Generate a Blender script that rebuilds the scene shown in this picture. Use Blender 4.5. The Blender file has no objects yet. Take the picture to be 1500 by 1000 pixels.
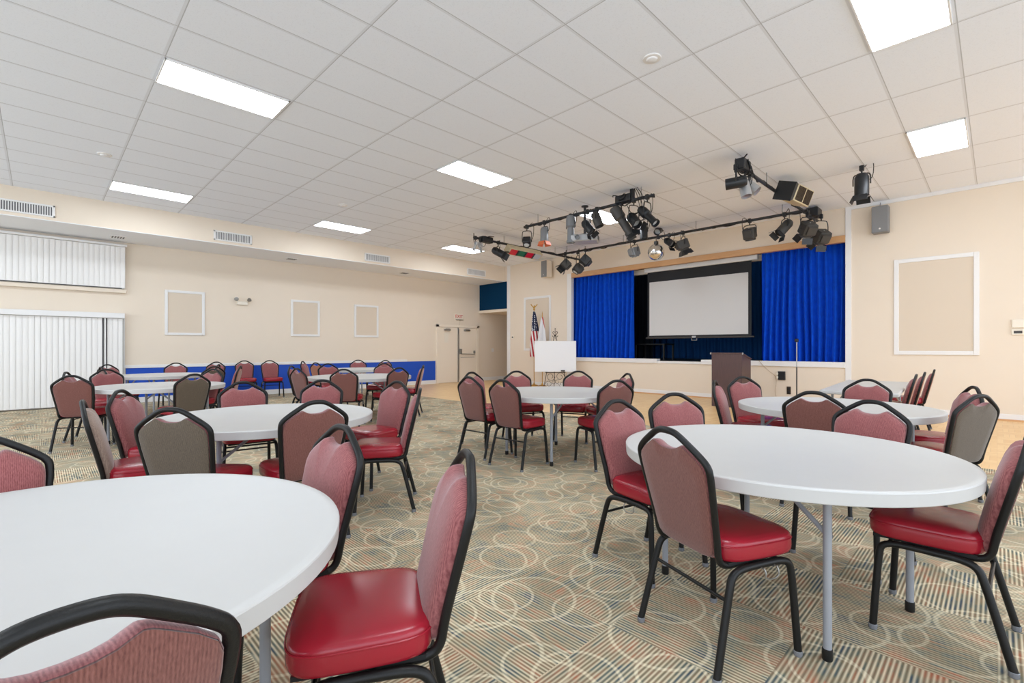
import bpy, math, random
from mathutils import Vector, Matrix
PI = math.pi
random.seed(7)
SC = bpy.context.scene
COL = SC.collection

# ------------------------------------------------------------------ materials
def new_mat(name):
    m = bpy.data.materials.new(name); m.use_nodes = True
    nt = m.node_tree; nt.nodes.clear()
    out = nt.nodes.new('ShaderNodeOutputMaterial')
    b = nt.nodes.new('ShaderNodeBsdfPrincipled')
    nt.links.new(b.outputs['BSDF'], out.inputs['Surface'])
    return m, nt, b, out
def lin(c):
    return tuple(((v/255)/12.92 if v/255 <= .04045 else ((v/255+.055)/1.055)**2.4) for v in c) + (1,)
def simple(name, rgb, rough=.5, metal=0, spec=.5, var=0, scale=30, bump=0, bscale=200, sheen=0):
    m, nt, b, _ = new_mat(name)
    b.inputs['Roughness'].default_value = rough
    b.inputs['Metallic'].default_value = metal
    b.inputs['Specular IOR Level'].default_value = spec
    b.inputs['Base Color'].default_value = lin(rgb)
    if sheen:
        b.inputs['Sheen Weight'].default_value = sheen
        b.inputs['Sheen Roughness'].default_value = .35; b.inputs['Sheen Tint'].default_value = lin((60, 130, 255))
    tc = nt.nodes.new('ShaderNodeTexCoord')
    if var:
        n = nt.nodes.new('ShaderNodeTexNoise'); n.inputs['Scale'].default_value = scale; n.inputs['Detail'].default_value = 5
        nt.links.new(tc.outputs['Object'], n.inputs['Vector'])
        mx = nt.nodes.new('ShaderNodeMix'); mx.data_type = 'RGBA'
        c = lin(rgb)
        mx.inputs[6].default_value = tuple(v*(1-var) for v in c[:3]) + (1,)
        mx.inputs[7].default_value = tuple(min(1, v*(1+var)) for v in c[:3]) + (1,)
        nt.links.new(n.outputs['Fac'], mx.inputs[0]); nt.links.new(mx.outputs[2], b.inputs['Base Color'])
    if bump:
        n2 = nt.nodes.new('ShaderNodeTexNoise'); n2.inputs['Scale'].default_value = bscale
        nt.links.new(tc.outputs['Object'], n2.inputs['Vector'])
        bp = nt.nodes.new('ShaderNodeBump'); bp.inputs['Strength'].default_value = bump; bp.inputs['Distance'].default_value = .004
        nt.links.new(n2.outputs['Fac'], bp.inputs['Height']); nt.links.new(bp.outputs['Normal'], b.inputs['Normal'])
    return m
def nd(nt, t, **kw):
    n = nt.nodes.new(t)
    for k, v in kw.items(): setattr(n, k, v)
    return n
def mth(nt, op, a, b=None, c=None):
    n = nt.nodes.new('ShaderNodeMath'); n.operation = op
    for i, v in enumerate((a, b, c)):
        if v is None: continue
        if isinstance(v, (int, float)): n.inputs[i].default_value = v
        else: nt.links.new(v, n.inputs[i])
    return n.outputs[0]
def mixc(nt, f, a, b):
    n = nt.nodes.new('ShaderNodeMix'); n.data_type = 'RGBA'
    for i, v in ((0, f), (6, a), (7, b)):
        if isinstance(v, (int, float, tuple)): n.inputs[i].default_value = v
        else: nt.links.new(v, n.inputs[i])
    return n.outputs[2]

def fabric(name, rgb, rgb2):
    m, nt, b, _ = new_mat(name)
    tc = nd(nt, 'ShaderNodeTexCoord')
    mp = nd(nt, 'ShaderNodeMapping'); mp.inputs['Scale'].default_value = (260, 60, 60)
    nt.links.new(tc.outputs['Object'], mp.inputs['Vector'])
    n = nd(nt, 'ShaderNodeTexNoise'); n.inputs['Scale'].default_value = 1.6; n.inputs['Detail'].default_value = 3
    nt.links.new(mp.outputs['Vector'], n.inputs['Vector'])
    w = nd(nt, 'ShaderNodeTexWave'); w.bands_direction = 'X'; w.inputs['Scale'].default_value = 55; w.inputs['Distortion'].default_value = 1.5
    nt.links.new(tc.outputs['Object'], w.inputs['Vector'])
    f = mth(nt, 'ADD', mth(nt, 'MULTIPLY', n.outputs['Fac'], .9), mth(nt, 'MULTIPLY', w.outputs['Fac'], .25))
    f = mth(nt, 'MULTIPLY_ADD', f, 1.5, -.38)
    nt.links.new(mixc(nt, f, lin(rgb), lin(rgb2)), b.inputs['Base Color'])
    b.inputs['Roughness'].default_value = .85
    b.inputs['Specular IOR Level'].default_value = .2
    b.inputs['Sheen Weight'].default_value = .35
    b.inputs['Sheen Roughness'].default_value = .5
    bp = nd(nt, 'ShaderNodeBump'); bp.inputs['Strength'].default_value = .25; bp.inputs['Distance'].default_value = .002
    nt.links.new(n.outputs['Fac'], bp.inputs['Height']); nt.links.new(bp.outputs['Normal'], b.inputs['Normal'])
    return m

M = {}
M['pad'] = fabric('maroon_woven', (112, 56, 58), (168, 106, 104))
M['back'] = fabric('maroon_woven_back', (94, 54, 48), (136, 90, 80))
M['olive'] = fabric('olive_woven_back', (72, 63, 52), (112, 98, 82))
M['taupe'] = fabric('taupe_woven_pad', (130, 108, 96), (170, 150, 136))
M['orange_lit'] = fabric('orange_lit_woven_back', (136, 80, 58), (176, 116, 90))  # maroon backs with the orange light on them put into the colour
M['vinyl'] = simple('red_vinyl', (150, 27, 42), rough=.24, spec=.5, var=.1, scale=6, bump=.06, bscale=400)
M['frame'] = simple('hammered_dark_frame', (20, 20, 19), rough=.42, spec=.32, bump=.15, bscale=300)
M['glide'] = simple('clear_glide', (120, 122, 126), rough=.25)
M['black'] = simple('matte_black', (16, 16, 17), rough=.5)
M['pan'] = simple('seat_underside', (20, 19, 18), rough=.8)
M['tabletop'] = simple('grey_plastic_top', (194, 193, 190), rough=.42, spec=.35, var=.02, scale=8)
M['tableleg'] = simple('grey_enamel_leg', (146, 149, 154), rough=.35)
M['wall'] = simple('beige_wall_paint', (231, 218, 200), rough=.8, spec=.2, bump=.12, bscale=260, var=.015, scale=3)
M['panel'] = simple('beige_fabric_panel', (219, 205, 186), rough=.9, spec=.1, bump=.2, bscale=500)
M['white'] = simple('white_trim', (232, 231, 229), rough=.45)
M['soffit'] = simple('soffit_white', (238, 240, 243), rough=.8)
M['blind'] = simple('white_vinyl_vane', (236, 234, 230), rough=.5)
M['dark'] = simple('dark_recess', (40, 42, 45), rough=.8)
M['bluepaint'] = simple('blue_wainscot', (8, 74, 186), rough=.55, var=.04, scale=5)
M['velvet'] = simple('blue_velvet', (10, 74, 196), rough=.9, spec=.1, sheen=1.0, var=.3, scale=9)
M['navy'] = simple('navy_backcloth', (32, 80, 134), rough=.95, spec=.05)
M['blackcloth'] = simple('black_legcloth', (22, 27, 33), rough=.95, spec=.05)
M['teal'] = simple('dark_teal_cloth', (4, 52, 84), rough=.8, spec=.1)
M['door'] = simple('cream_door', (238, 226, 208), rough=.55)
M['steel'] = simple('brushed_steel', (150, 148, 142), rough=.35, metal=.8)
M['oak'] = None
M['screen'] = simple('projection_cloth', (206, 205, 203), rough=.75)
M['blackborder'] = simple('screen_border', (34, 35, 38), rough=.8)
M['silver'] = simple('silver_paint', (176, 177, 178), rough=.35, metal=.3)
M['greybox'] = simple('speaker_grey', (128, 129, 130), rough=.55)
M['charcoal'] = simple('lamp_charcoal', (62, 60, 57), rough=.5)
M['lamp_black'] = simple('lamp_black', (26, 28, 31), rough=.42)
M['lamp_grey'] = simple('lamp_grey', (118, 120, 122), rough=.4)
M['lamp_cream'] = simple('lamp_cream', (200, 186, 152), rough=.5)
M['redgel'] = simple('red_gel', (198, 22, 44), rough=.25)
M['greengel'] = simple('green_gel', (14, 106, 70), rough=.25)
M['orangegel'] = simple('orange_gel', (206, 104, 62), rough=.3)
M['glass'] = simple('lens_glass', (190, 195, 198), rough=.1)
M['whiteboard'] = simple('whiteboard', (236, 237, 238), rough=.25)
M['brass'] = simple('brass', (190, 146, 70), rough=.3, metal=.9)
M['iron'] = simple('bronzed_iron', (62, 48, 38), rough=.5, metal=.5)
M['red_letter'] = simple('red_letters', (206, 40, 40), rough=.5)
M['plate'] = simple('ivory_plate', (236, 228, 212), rough=.5)
M['cable'] = simple('cable_black', (20, 20, 21), rough=.6)
M['wirebeige'] = simple('cable_beige', (188, 168, 142), rough=.6)
M['stagefloor'] = simple('stage_floor_dark', (46, 44, 42), rough=.6)
M['vent_dark'] = simple('vent_shadow_grey', (120, 120, 122), rough=.8)

def wood_mat(name, c1, c2, sc=(2, 2, 26), rough=.4):
    m, nt, b, _ = new_mat(name)
    tc = nd(nt, 'ShaderNodeTexCoord'); mp = nd(nt, 'ShaderNodeMapping'); mp.inputs['Scale'].default_value = sc
    nt.links.new(tc.outputs['Object'], mp.inputs['Vector'])
    n = nd(nt, 'ShaderNodeTexNoise'); n.inputs['Scale'].default_value = 2.5; n.inputs['Detail'].default_value = 6
    nt.links.new(mp.outputs['Vector'], n.inputs['Vector'])
    nt.links.new(mixc(nt, n.outputs['Fac'], lin(c1), lin(c2)), b.inputs['Base Color'])
    b.inputs['Roughness'].default_value = rough
    return m
M['oak'] = wood_mat('oak_valance', (196, 146, 98), (216, 172, 124), (2, 20, 20))
M['walnut'] = wood_mat('walnut_laminate', (62, 40, 38), (96, 68, 64), (40, 40, 2))

def carpet_mat():
    m, nt, b, _ = new_mat('patterned_carpet')
    g = nd(nt, 'ShaderNodeNewGeometry')
    sp = nd(nt, 'ShaderNodeSeparateXYZ'); nt.links.new(g.outputs['Position'], sp.inputs[0])
    X, Y = sp.outputs[0], sp.outputs[1]
    T = .61
    tx = mth(nt, 'FLOOR', mth(nt, 'DIVIDE', X, T)); ty = mth(nt, 'FLOOR', mth(nt, 'DIVIDE', Y, T))
    chk = mth(nt, 'FLOORED_MODULO', mth(nt, 'ADD', tx, ty), 2.0)
    # stripe coordinate u, along coordinate v
    def lerp(a, c): return mth(nt, 'ADD', mth(nt, 'MULTIPLY', a, mth(nt, 'SUBTRACT', 1.0, chk)), mth(nt, 'MULTIPLY', c, chk))
    u = lerp(X, Y); v = lerp(Y, X)
    st = mth(nt, 'SINE', mth(nt, 'MULTIPLY', u, 2*PI/.0172))
    st = mth(nt, 'MULTIPLY_ADD', st, .5, .5)
    # yarn colour field, stretched along the stripe
    cv = nd(nt, 'ShaderNodeCombineXYZ')
    nt.links.new(mth(nt, 'MULTIPLY', mth(nt, 'ROUND', mth(nt, 'DIVIDE', u, .0172)), .9), cv.inputs[0])
    nt.links.new(mth(nt, 'MULTIPLY', v, 9.0), cv.inputs[1])
    nt.links.new(mth(nt, 'MULTIPLY', mth(nt, 'ADD', tx, mth(nt, 'MULTIPLY', ty, 7.3)), 3.7), cv.inputs[2])
    n = nd(nt, 'ShaderNodeTexNoise'); n.inputs['Scale'].default_value = .9; n.inputs['Detail'].default_value = 2
    nt.links.new(cv.outputs[0], n.inputs['Vector'])
    n2 = nd(nt, 'ShaderNodeTexNoise'); n2.inputs['Scale'].default_value = 5.5; n2.inputs['Detail'].default_value = 3
    nt.links.new(g.outputs['Position'], n2.inputs['Vector'])
    f = mth(nt, 'ADD', mth(nt, 'MULTIPLY', n.outputs['Fac'], .5), mth(nt, 'MULTIPLY', n2.outputs['Fac'], .5))
    cr = nd(nt, 'ShaderNodeValToRGB'); e = cr.color_ramp.elements
    e[0].position = .36; e[0].color = lin((72, 92, 108))
    e[1].position = .66; e[1].color = lin((196, 116, 84))
    for p, c in ((.44, (112, 122, 112)), (.50, (150, 136, 108)), (.55, (164, 136, 110)), (.60, (184, 134, 104))):
        k = e.new(p); k.color = lin(c)
    nt.links.new(f, cr.inputs['Fac'])
    # cream line yarn vs coloured yarn
    n3 = nd(nt, 'ShaderNodeTexNoise'); n3.inputs['Scale'].default_value = 2.2; n3.inputs['Detail'].default_value = 2
    nt.links.new(g.outputs['Position'], n3.inputs['Vector'])
    dens = mth(nt, 'MULTIPLY_ADD', n3.outputs['Fac'], 1.6, -.15)
    amt = mth(nt, 'MULTIPLY', mth(nt, 'POWER', st, 1.3), dens)
    amt = mth(nt, 'MINIMUM', mth(nt, 'MULTIPLY', amt, 1.1), 1.0)
    dark = mixc(nt, .32, cr.outputs['Color'], lin((66, 58, 50)))
    col = mixc(nt, amt, dark, lin((232, 217, 184)))
    # circles: three layers of cells, each with a ring
    ring = None
    for k, (sc, rad, off, wd) in enumerate(((1.75, .205, (0, 0), .011), (1.9, .17, (3.37, 1.21), .010), (2.3, .135, (7.1, 5.3), .009))):
        c2 = nd(nt, 'ShaderNodeCombineXYZ')
        nt.links.new(mth(nt, 'ADD', X, off[0]), c2.inputs[0]); nt.links.new(mth(nt, 'ADD', Y, off[1]), c2.inputs[1])
        vo = nd(nt, 'ShaderNodeTexVoronoi'); vo.voronoi_dimensions = '2D'; vo.inputs['Scale'].default_value = sc; vo.inputs['Randomness'].default_value = .55
        nt.links.new(c2.outputs[0], vo.inputs['Vector'])
        d = mth(nt, 'DIVIDE', vo.outputs['Distance'], sc) if False else mth(nt, 'MULTIPLY', vo.outputs['Distance'], 1.0/sc)
        r_ = mth(nt, 'ABSOLUTE', mth(nt, 'SUBTRACT', d, rad))
        r_ = mth(nt, 'SUBTRACT', 1.0, mth(nt, 'MINIMUM', mth(nt, 'POWER', mth(nt, 'DIVIDE', r_, wd), 3.0), 1.0))
        ring = r_ if ring is None else mth(nt, 'MAXIMUM', ring, r_)
    ring = mth(nt, 'MULTIPLY', ring, mth(nt, 'MULTIPLY', mth(nt, 'MULTIPLY_ADD', st, .42, .30), mth(nt, 'MINIMUM', mth(nt, 'MULTIPLY_ADD', n3.outputs['Fac'], 1.8, .05), 1.0)))
    col = mixc(nt, ring, col, lin((238, 226, 194)))
    nt.links.new(col, b.inputs['Base Color'])
    b.inputs['Roughness'].default_value = .95; b.inputs['Specular IOR Level'].default_value = .1
    bp = nd(nt, 'ShaderNodeBump'); bp.inputs['Strength'].default_value = .35; bp.inputs['Distance'].default_value = .003
    nt.links.new(st, bp.inputs['Height']); nt.links.new(bp.outputs['Normal'], b.inputs['Normal'])
    return m
M['carpet'] = carpet_mat()

def parquet_mat():
    m, nt, b, _ = new_mat('maple_parquet')
    g = nd(nt, 'ShaderNodeNewGeometry')
    sp = nd(nt, 'ShaderNodeSeparateXYZ'); nt.links.new(g.outputs['Position'], sp.inputs[0])
    X, Y = sp.outputs[0], sp.outputs[1]; T = .3
    tx = mth(nt, 'FLOOR', mth(nt, 'DIVIDE', X, T)); ty = mth(nt, 'FLOOR', mth(nt, 'DIVIDE', Y, T))
    chk = mth(nt, 'FLOORED_MODULO', mth(nt, 'ADD', tx, ty), 2.0)
    inv = mth(nt, 'SUBTRACT', 1.0, chk)
    u = mth(nt, 'ADD', mth(nt, 'MULTIPLY', X, inv), mth(nt, 'MULTIPLY', Y, chk))
    sl = mth(nt, 'FLOOR', mth(nt, 'DIVIDE', u, .06))
    cv = nd(nt, 'ShaderNodeCombineXYZ')
    nt.links.new(sl, cv.inputs[0]); nt.links.new(tx, cv.inputs[1]); nt.links.new(ty, cv.inputs[2])
    wn = nd(nt, 'ShaderNodeTexWhiteNoise'); nt.links.new(cv.outputs[0], wn.inputs['Vector'])
    n = nd(nt, 'ShaderNodeTexNoise'); n.inputs['Scale'].default_value = 12; nt.links.new(g.outputs['Position'], n.inputs['Vector'])
    f = mth(nt, 'ADD', mth(nt, 'MULTIPLY', wn.outputs['Value'], .6), mth(nt, 'MULTIPLY', n.outputs['Fac'], .4))
    col = mixc(nt, f, lin((222, 178, 118)), lin((240, 206, 154)))
    fr = mth(nt, 'FRACT', mth(nt, 'DIVIDE', u, .06))
    gap = mth(nt, 'GREATER_THAN', mth(nt, 'ABSOLUTE', mth(nt, 'SUBTRACT', fr, .5)), .47)
    col = mixc(nt, mth(nt, 'MULTIPLY', gap, .35), col, lin((150, 108, 62)))
    nt.links.new(col, b.inputs['Base Color']); b.inputs['Roughness'].default_value = .33; b.inputs['Specular IOR Level'].default_value = .4
    return m
M['parquet'] = parquet_mat()

def ceiling_mat():
    m, nt, b, _ = new_mat('ceiling_tiles')
    g = nd(nt, 'ShaderNodeNewGeometry')
    sp = nd(nt, 'ShaderNodeSeparateXYZ'); nt.links.new(g.outputs['Position'], sp.inputs[0])
    def line(c, o, p, w):
        f = mth(nt, 'FLOORED_MODULO', mth(nt, 'ADD', c, -o + p/2), p)
        return mth(nt, 'LESS_THAN', mth(nt, 'ABSOLUTE', mth(nt, 'SUBTRACT', f, p/2)), w)
    a = line(sp.outputs[0], -2.70, .6096, .011); c = line(sp.outputs[1], 3.30, 1.2192, .011)
    a2 = line(sp.outputs[0], -2.685, .6096, .004); c2 = line(sp.outputs[1], 3.315, 1.2192, .004)
    L = mth(nt, 'MAXIMUM', a, c); S = mth(nt, 'MAXIMUM', a2, c2)
    n = nd(nt, 'ShaderNodeTexNoise'); n.inputs['Scale'].default_value = 85; n.inputs['Detail'].default_value = 3
    nt.links.new(g.outputs['Position'], n.inputs['Vector'])
    sf = mth(nt, 'MULTIPLY', mth(nt, 'GREATER_THAN', n.outputs['Fac'], .6), .14)
    col = mixc(nt, sf, lin((240, 245, 253)), lin((198, 202, 210)))
    col = mixc(nt, L, col, lin((226, 230, 237)))
    col = mixc(nt, S, col, lin((188, 191, 196)))  # narrow shadow beside each T-bar, painted into the tile colour
    nt.links.new(col, b.inputs['Base Color']); b.inputs['Roughness'].default_value = .9; b.inputs['Specular IOR Level'].default_value = .1
    return m
M['ceiling'] = ceiling_mat()

def emit(name, s, rgb=(1, 1, 1)):
    m, nt, b, _ = new_mat(name)
    b.inputs['Emission Color'].default_value = rgb + (1,); b.inputs['Emission Strength'].default_value = s
    b.inputs['Base Color'].default_value = (.8, .8, .8, 1)
    return m
M['diffuser'] = emit('troffer_diffuser', 15.0, (.885, .965, 1.06))

def flag_mat():
    m, nt, b, _ = new_mat('flag_cloth')
    tc = nd(nt, 'ShaderNodeTexCoord')
    sp = nd(nt, 'ShaderNodeSeparateXYZ'); nt.links.new(tc.outputs['Object'], sp.inputs[0])
    st = mth(nt, 'GREATER_THAN', mth(nt, 'SINE', mth(nt, 'ADD', mth(nt, 'MULTIPLY', sp.outputs[0], 62.0), mth(nt, 'MULTIPLY', sp.outputs[2], 9.0))), 0.0)
    stripes = mixc(nt, st, lin((226, 224, 222)), lin((176, 28, 42)))
    vo = nd(nt, 'ShaderNodeTexVoronoi'); vo.inputs['Scale'].default_value = 15; vo.inputs['Randomness'].default_value = .4
    nt.links.new(tc.outputs['Object'], vo.inputs['Vector'])
    star = mth(nt, 'LESS_THAN', vo.outputs['Distance'], .36)
    canton = mixc(nt, star, lin((24, 32, 66)), lin((214, 216, 224)))
    up = mth(nt, 'GREATER_THAN', sp.outputs[2], 1.78)
    nt.links.new(mixc(nt, up, stripes, canton), b.inputs['Base Color']); b.inputs['Roughness'].default_value = .7
    return m
M['usflag'] = flag_mat()
def flag2_mat():
    m, nt, b, _ = new_mat('white_red_flag')
    tc = nd(nt, 'ShaderNodeTexCoord')
    sp = nd(nt, 'ShaderNodeSeparateXYZ'); nt.links.new(tc.outputs['Object'], sp.inputs[0])
    f = mth(nt, 'GREATER_THAN', mth(nt, 'ADD', mth(nt, 'MULTIPLY', sp.outputs[2], .25), sp.outputs[0]), .535)
    nt.links.new(mixc(nt, f, lin((226, 226, 228)), lin((184, 48, 48))), b.inputs['Base Color']); b.inputs['Roughness'].default_value = .7
    return m
M['flag2'] = flag2_mat()
def mirrorball_mat():
    m, nt, b, _ = new_mat('mirror_tiles')
    b.inputs['Metallic'].default_value = 1; b.inputs['Roughness'].default_value = .12; b.inputs['Base Color'].default_value = (.85, .84, .8, 1)
    return m
M['mirror'] = mirrorball_mat()

# ------------------------------------------------------------------ mesh building
class MB:
    def __init__(s): s.v = []; s.f = []
    def add(s, vs, fs):
        o = len(s.v); s.v += [tuple(p) for p in vs]; s.f += [tuple(i+o for i in q) for q in fs]; return s
    def box(s, x0, x1, y0, y1, z0, z1, mat=None):
        vs = [Vector((x, y, z)) for z in (z0, z1) for y in (y0, y1) for x in (x0, x1)]
        if mat is not None: vs = [mat @ p for p in vs]
        return s.add(vs, [(0, 2, 3, 1), (4, 5, 7, 6), (0, 1, 5, 4), (2, 6, 7, 3), (0, 4, 6, 2), (1, 3, 7, 5)])
    def bbox(s, x0, x1, y0, y1, z0, z1, b=.006, mat=None):
        """box with chamfered edges"""
        def c(i): return (x0, x1)[i & 1], (y0, y1)[(i >> 1) & 1], (z0, z1)[(i >> 2) & 1]
        vs = []; idx = {}
        for i in range(8):
            p = c(i); sg = [1 if (i >> k) & 1 else -1 for k in range(3)]
            for a in range(3):
                q = [p[k] - (0 if k == a else sg[k]*b) for k in range(3)]
                idx[(i, a)] = len(vs); vs.append(Vector(q))
        fs = []
        for a in range(3):
            u, w = [(1, 2), (2, 0), (0, 1)][a]
            for sd in (0, 1):
                i0 = sd << a
                q = [idx[(i0 | (p << u) | (r << w), a)] for p, r in ((0, 0), (1, 0), (1, 1), (0, 1))]
                fs.append(tuple(q if sd else q[::-1]))
        for a in range(3):
            u, w = [(1, 2), (2, 0), (0, 1)][a]
            for p in (0, 1):
                for r in (0, 1):
                    i0 = (p << u) | (r << w); i1 = i0 | (1 << a)
                    q = (idx[(i0, u)], idx[(i0, w)], idx[(i1, w)], idx[(i1, u)])
                    fs.append(q if (p ^ r) else q[::-1])
        for i in range(8):
            par = bin(i).count('1') & 1
            q = (idx[(i, 0)], idx[(i, 1)], idx[(i, 2)])
            fs.append(q if par else q[::-1])
        if mat is not None: vs = [mat @ p for p in vs]
        return s.add(vs, fs)
    def tube(s, pts, r, n=8, cap=True):
        pts = [Vector(p) for p in pts]; k = len(pts); rs = r if isinstance(r, (list, tuple)) else [r]*k
        t0 = (pts[1]-pts[0]).normalized()
        nrm = t0.orthogonal().normalized(); vs = []
        for i, p in enumerate(pts):
            t = ((pts[min(i+1, k-1)]-pts[max(i-1, 0)])).normalized()
            nrm = (nrm - t*nrm.dot(t)).normalized(); bn = t.cross(nrm)
            for j in range(n):
                a = 2*PI*j/n + PI/n
                vs.append(p + (nrm*math.cos(a) + bn*math.sin(a))*rs[i])
        fs = [(i*n+j, i*n+(j+1) % n, (i+1)*n+(j+1) % n, (i+1)*n+j) for i in range(k-1) for j in range(n)]
        if cap: fs += [tuple(range(n))[::-1], tuple(range((k-1)*n, k*n))]
        return s.add(vs, fs)
    def lathe(s, prof, n=24, mat=None):
        """prof: (r, z) pairs, open profile; r = 0 ends close"""
        vs = []; rows = []
        for r, z in prof:
            if r < 1e-6: rows.append([len(vs)]); vs.append(Vector((0, 0, z)))
            else:
                rows.append(list(range(len(vs), len(vs)+n)))
                vs += [Vector((r*math.cos(2*PI*j/n), r*math.sin(2*PI*j/n), z)) for j in range(n)]
        fs = []
        for a, b in zip(rows[:-1], rows[1:]):
            for j in range(n):
                j2 = (j+1) % n
                if len(a) == 1 and len(b) == 1: continue
                if len(a) == 1: fs.append((a[0], b[j], b[j2]))
                elif len(b) == 1: fs.append((a[j2], a[j], b[0]))
                else: fs.append((a[j], b[j], b[j2], a[j2]))
        if mat is not None: vs = [mat @ p for p in vs]
        return s.add(vs, fs)
    def cyl(s, a, b, r, n=12): return s.tube([a, b], r, n)
    def build(s, name, mat, parent=None, ang=35):
        me = bpy.data.meshes.new(name); me.from_pydata(s.v, [], s.f)
        me.materials.append(mat)
        me.polygons.foreach_set('use_smooth', [True]*len(me.polygons))
        me.set_sharp_from_angle(angle=math.radians(ang)); me.update()
        o = bpy.data.objects.new(name, me); COL.objects.link(o)
        if parent: o.parent = parent
        return o
def chaikin(pts, it=2):
    pts = [Vector(p) for p in pts]
    for _ in range(it):
        q = [pts[0]]
        for a, b in zip(pts[:-1], pts[1:]): q += [a*.75+b*.25, a*.25+b*.75]
        q.append(pts[-1]); pts = q
    return pts
def tag(o, label, cat, group=None):
    o['label'] = label; o['category'] = cat
    if group: o['group'] = group
    return o
def thing(name, label, cat, loc=(0, 0, 0), rz=0, group=None):
    o = bpy.data.objects.new(name, None); o.empty_display_size = .2; COL.objects.link(o)
    o.location = loc; o.rotation_euler = (0, 0, rz)
    return tag(o, label, cat, group)
def struct(name, mb, mat, parent=None, ang=35):
    o = mb.build(name, mat, parent, ang)
    if not parent: o['kind'] = 'structure'
    return o
def copy_tree(o, parent=None):
    c = o.copy(); COL.objects.link(c)
    if parent: c.parent = parent
    for ch in list(o.children): copy_tree(ch, c)
    return c

# ------------------------------------------------------------------ the room
XW, XS, YS, ZC, ZS = -13.65, -12.25, 11.73, 4.11, 3.58
XR, YB, YE = 6.0, -6.5, 14.6  # unseen sides left open, right one moved in, to add sky light
struct('floor', MB().box(XW-.1, XR, YB, 6.95, -.1, 0), M['carpet'])
struct('floor_parquet', MB().box(XW-.1, XR, 6.95, YE, -.1, 0), M['parquet'])
struct('ceiling', MB().box(XW-.1, XR, YB, YS+.12, ZC, ZC+.1), M['ceiling'])
struct('wall_left', MB().box(XW-.12, XW, YB, YE, 0, ZC), M['wall'])
b = MB().box(XW, XS, YB, YS, ZS+.012, ZC)
struct('wall_soffit', b, M['wall'])
struct('trim_soffit_underside', MB().box(XW, XS-.001, YB, YS, ZS, ZS+.012), M['soffit'])
# stage wall: left pier, right side, header, front of the stage
b = MB().box(-12.11, -9.43, YS, YS+.12, 0, ZC).box(-2.08, XR, YS, YS+.12, 0, ZC).box(-9.43, -2.08, YS, YS+.12, 3.54, ZC).box(XW, -12.11, YS, YS+.12, ZS, ZC)
struct('wall_stage', b, M['wall'])
struct('wall_stage_front', MB().box(-9.43, -2.08, YS, YS+.10, 0, .83), M['wall'])
struct('trim_1', MB().bbox(-12.13, -11.98, YS-.02, YS+.14, 0, ZC, .004), M['white'])
struct('trim_2', MB().bbox(-9.43, -9.26, YS-.025, YS+.1, .0, 3.54, .004).bbox(-2.18, -2.08, YS-.025, YS+.1, 0, ZC, .004), M['white'])
struct('trim_3', MB().bbox(-9.26, -2.18, YS-.03, YS+.09, 3.405, 3.545, .004), M['oak'])
struct('trim_4', MB().bbox(-2.08, XR, YS-.03, YS, ZC-.07, ZC, .004), M['white'])
struct('trim_5', MB().bbox(-9.26, -6.37, YS-.04, YS+.16, .83, .945, .006).bbox(-6.37, -5.17, YS-.02, YS+.16, .83, .89, .004).bbox(-5.17, -2.18, YS-.04, YS+.16, .83, .945, .006), M['white'])
struct('trim_6', MB().box(-9.6, -1.8, 12.25, 12.36, 3.33, 3.47), M['wall'])
struct('baseboard_stage', MB().bbox(-11.98, -9.43, YS-.018, YS, 0, .115, .004).bbox(-9.26, -2.18, YS-.018, YS, 0, .115, .004).bbox(-2.08, XR, YS-.018, YS, 0, .115, .004), M['white'])
struct('trim_7', MB().box(-9.26, XR, YS-.034, YS-.018, 0, .03), M['oak'])
struct('baseboard_left', MB().bbox(XW, XW+.018, 1.37, 9.74, 0, .125, .004).bbox(XW, XW+.018, 11.70, YE, 0, .125, .004), M['white'])
struct('trim_8', MB().box(XW, XW+.012, 1.36, 9.73, .125, .785), M['bluepaint'])
struct('trim_9', MB().bbox(XW, XW+.03, 1.33, 8.6, .785, .855, .006), M['white'])
# the corner behind the soffit: boxed blue opening, ledge, passage beyond
struct('trim_10', MB().box(XW, -12.11, YS+.02, YS+.06, 2.62, ZS), M['teal'])
struct('trim_11', MB().bbox(XW, -12.13, YS-.03, YS+1.3, 2.52, 2.62, .004), M['wall'])
struct('wall_passage', MB().box(XW, -11.0, YE-.1, YE, 0, 2.6).box(-12.11, -12.0, YS+.12, YE, 0, 2.6), M['wall'])
struct('ceiling_passage', MB().box(XW, -11.9, YS+.1, YE, 2.62, 2.72), M['soffit'])
struct('trim_12', MB().bbox(-13.5, -12.3, YE-.14, YE-.1, 0, 2.1, .004), M['white'])
# stage interior
struct('floor_stage', MB().box(-10.4, -1.2, YS+.1, 15.6, .78, .88), M['stagefloor'])
struct('ceiling_stage', MB().box(-10.4, -1.2, YS+.12, 15.7, 4.4, 4.5), M['blackcloth'])
struct('wall_stage_interior', MB().box(-10.5, -10.4, YS+.12, 15.7, .8, 4.4).box(-1.2, -1.1, YS+.12, 15.7, .8, 4.4).box(-10.4, -1.2, 15.6, 15.7, .8, 4.4), M['blackcloth'])

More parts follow.
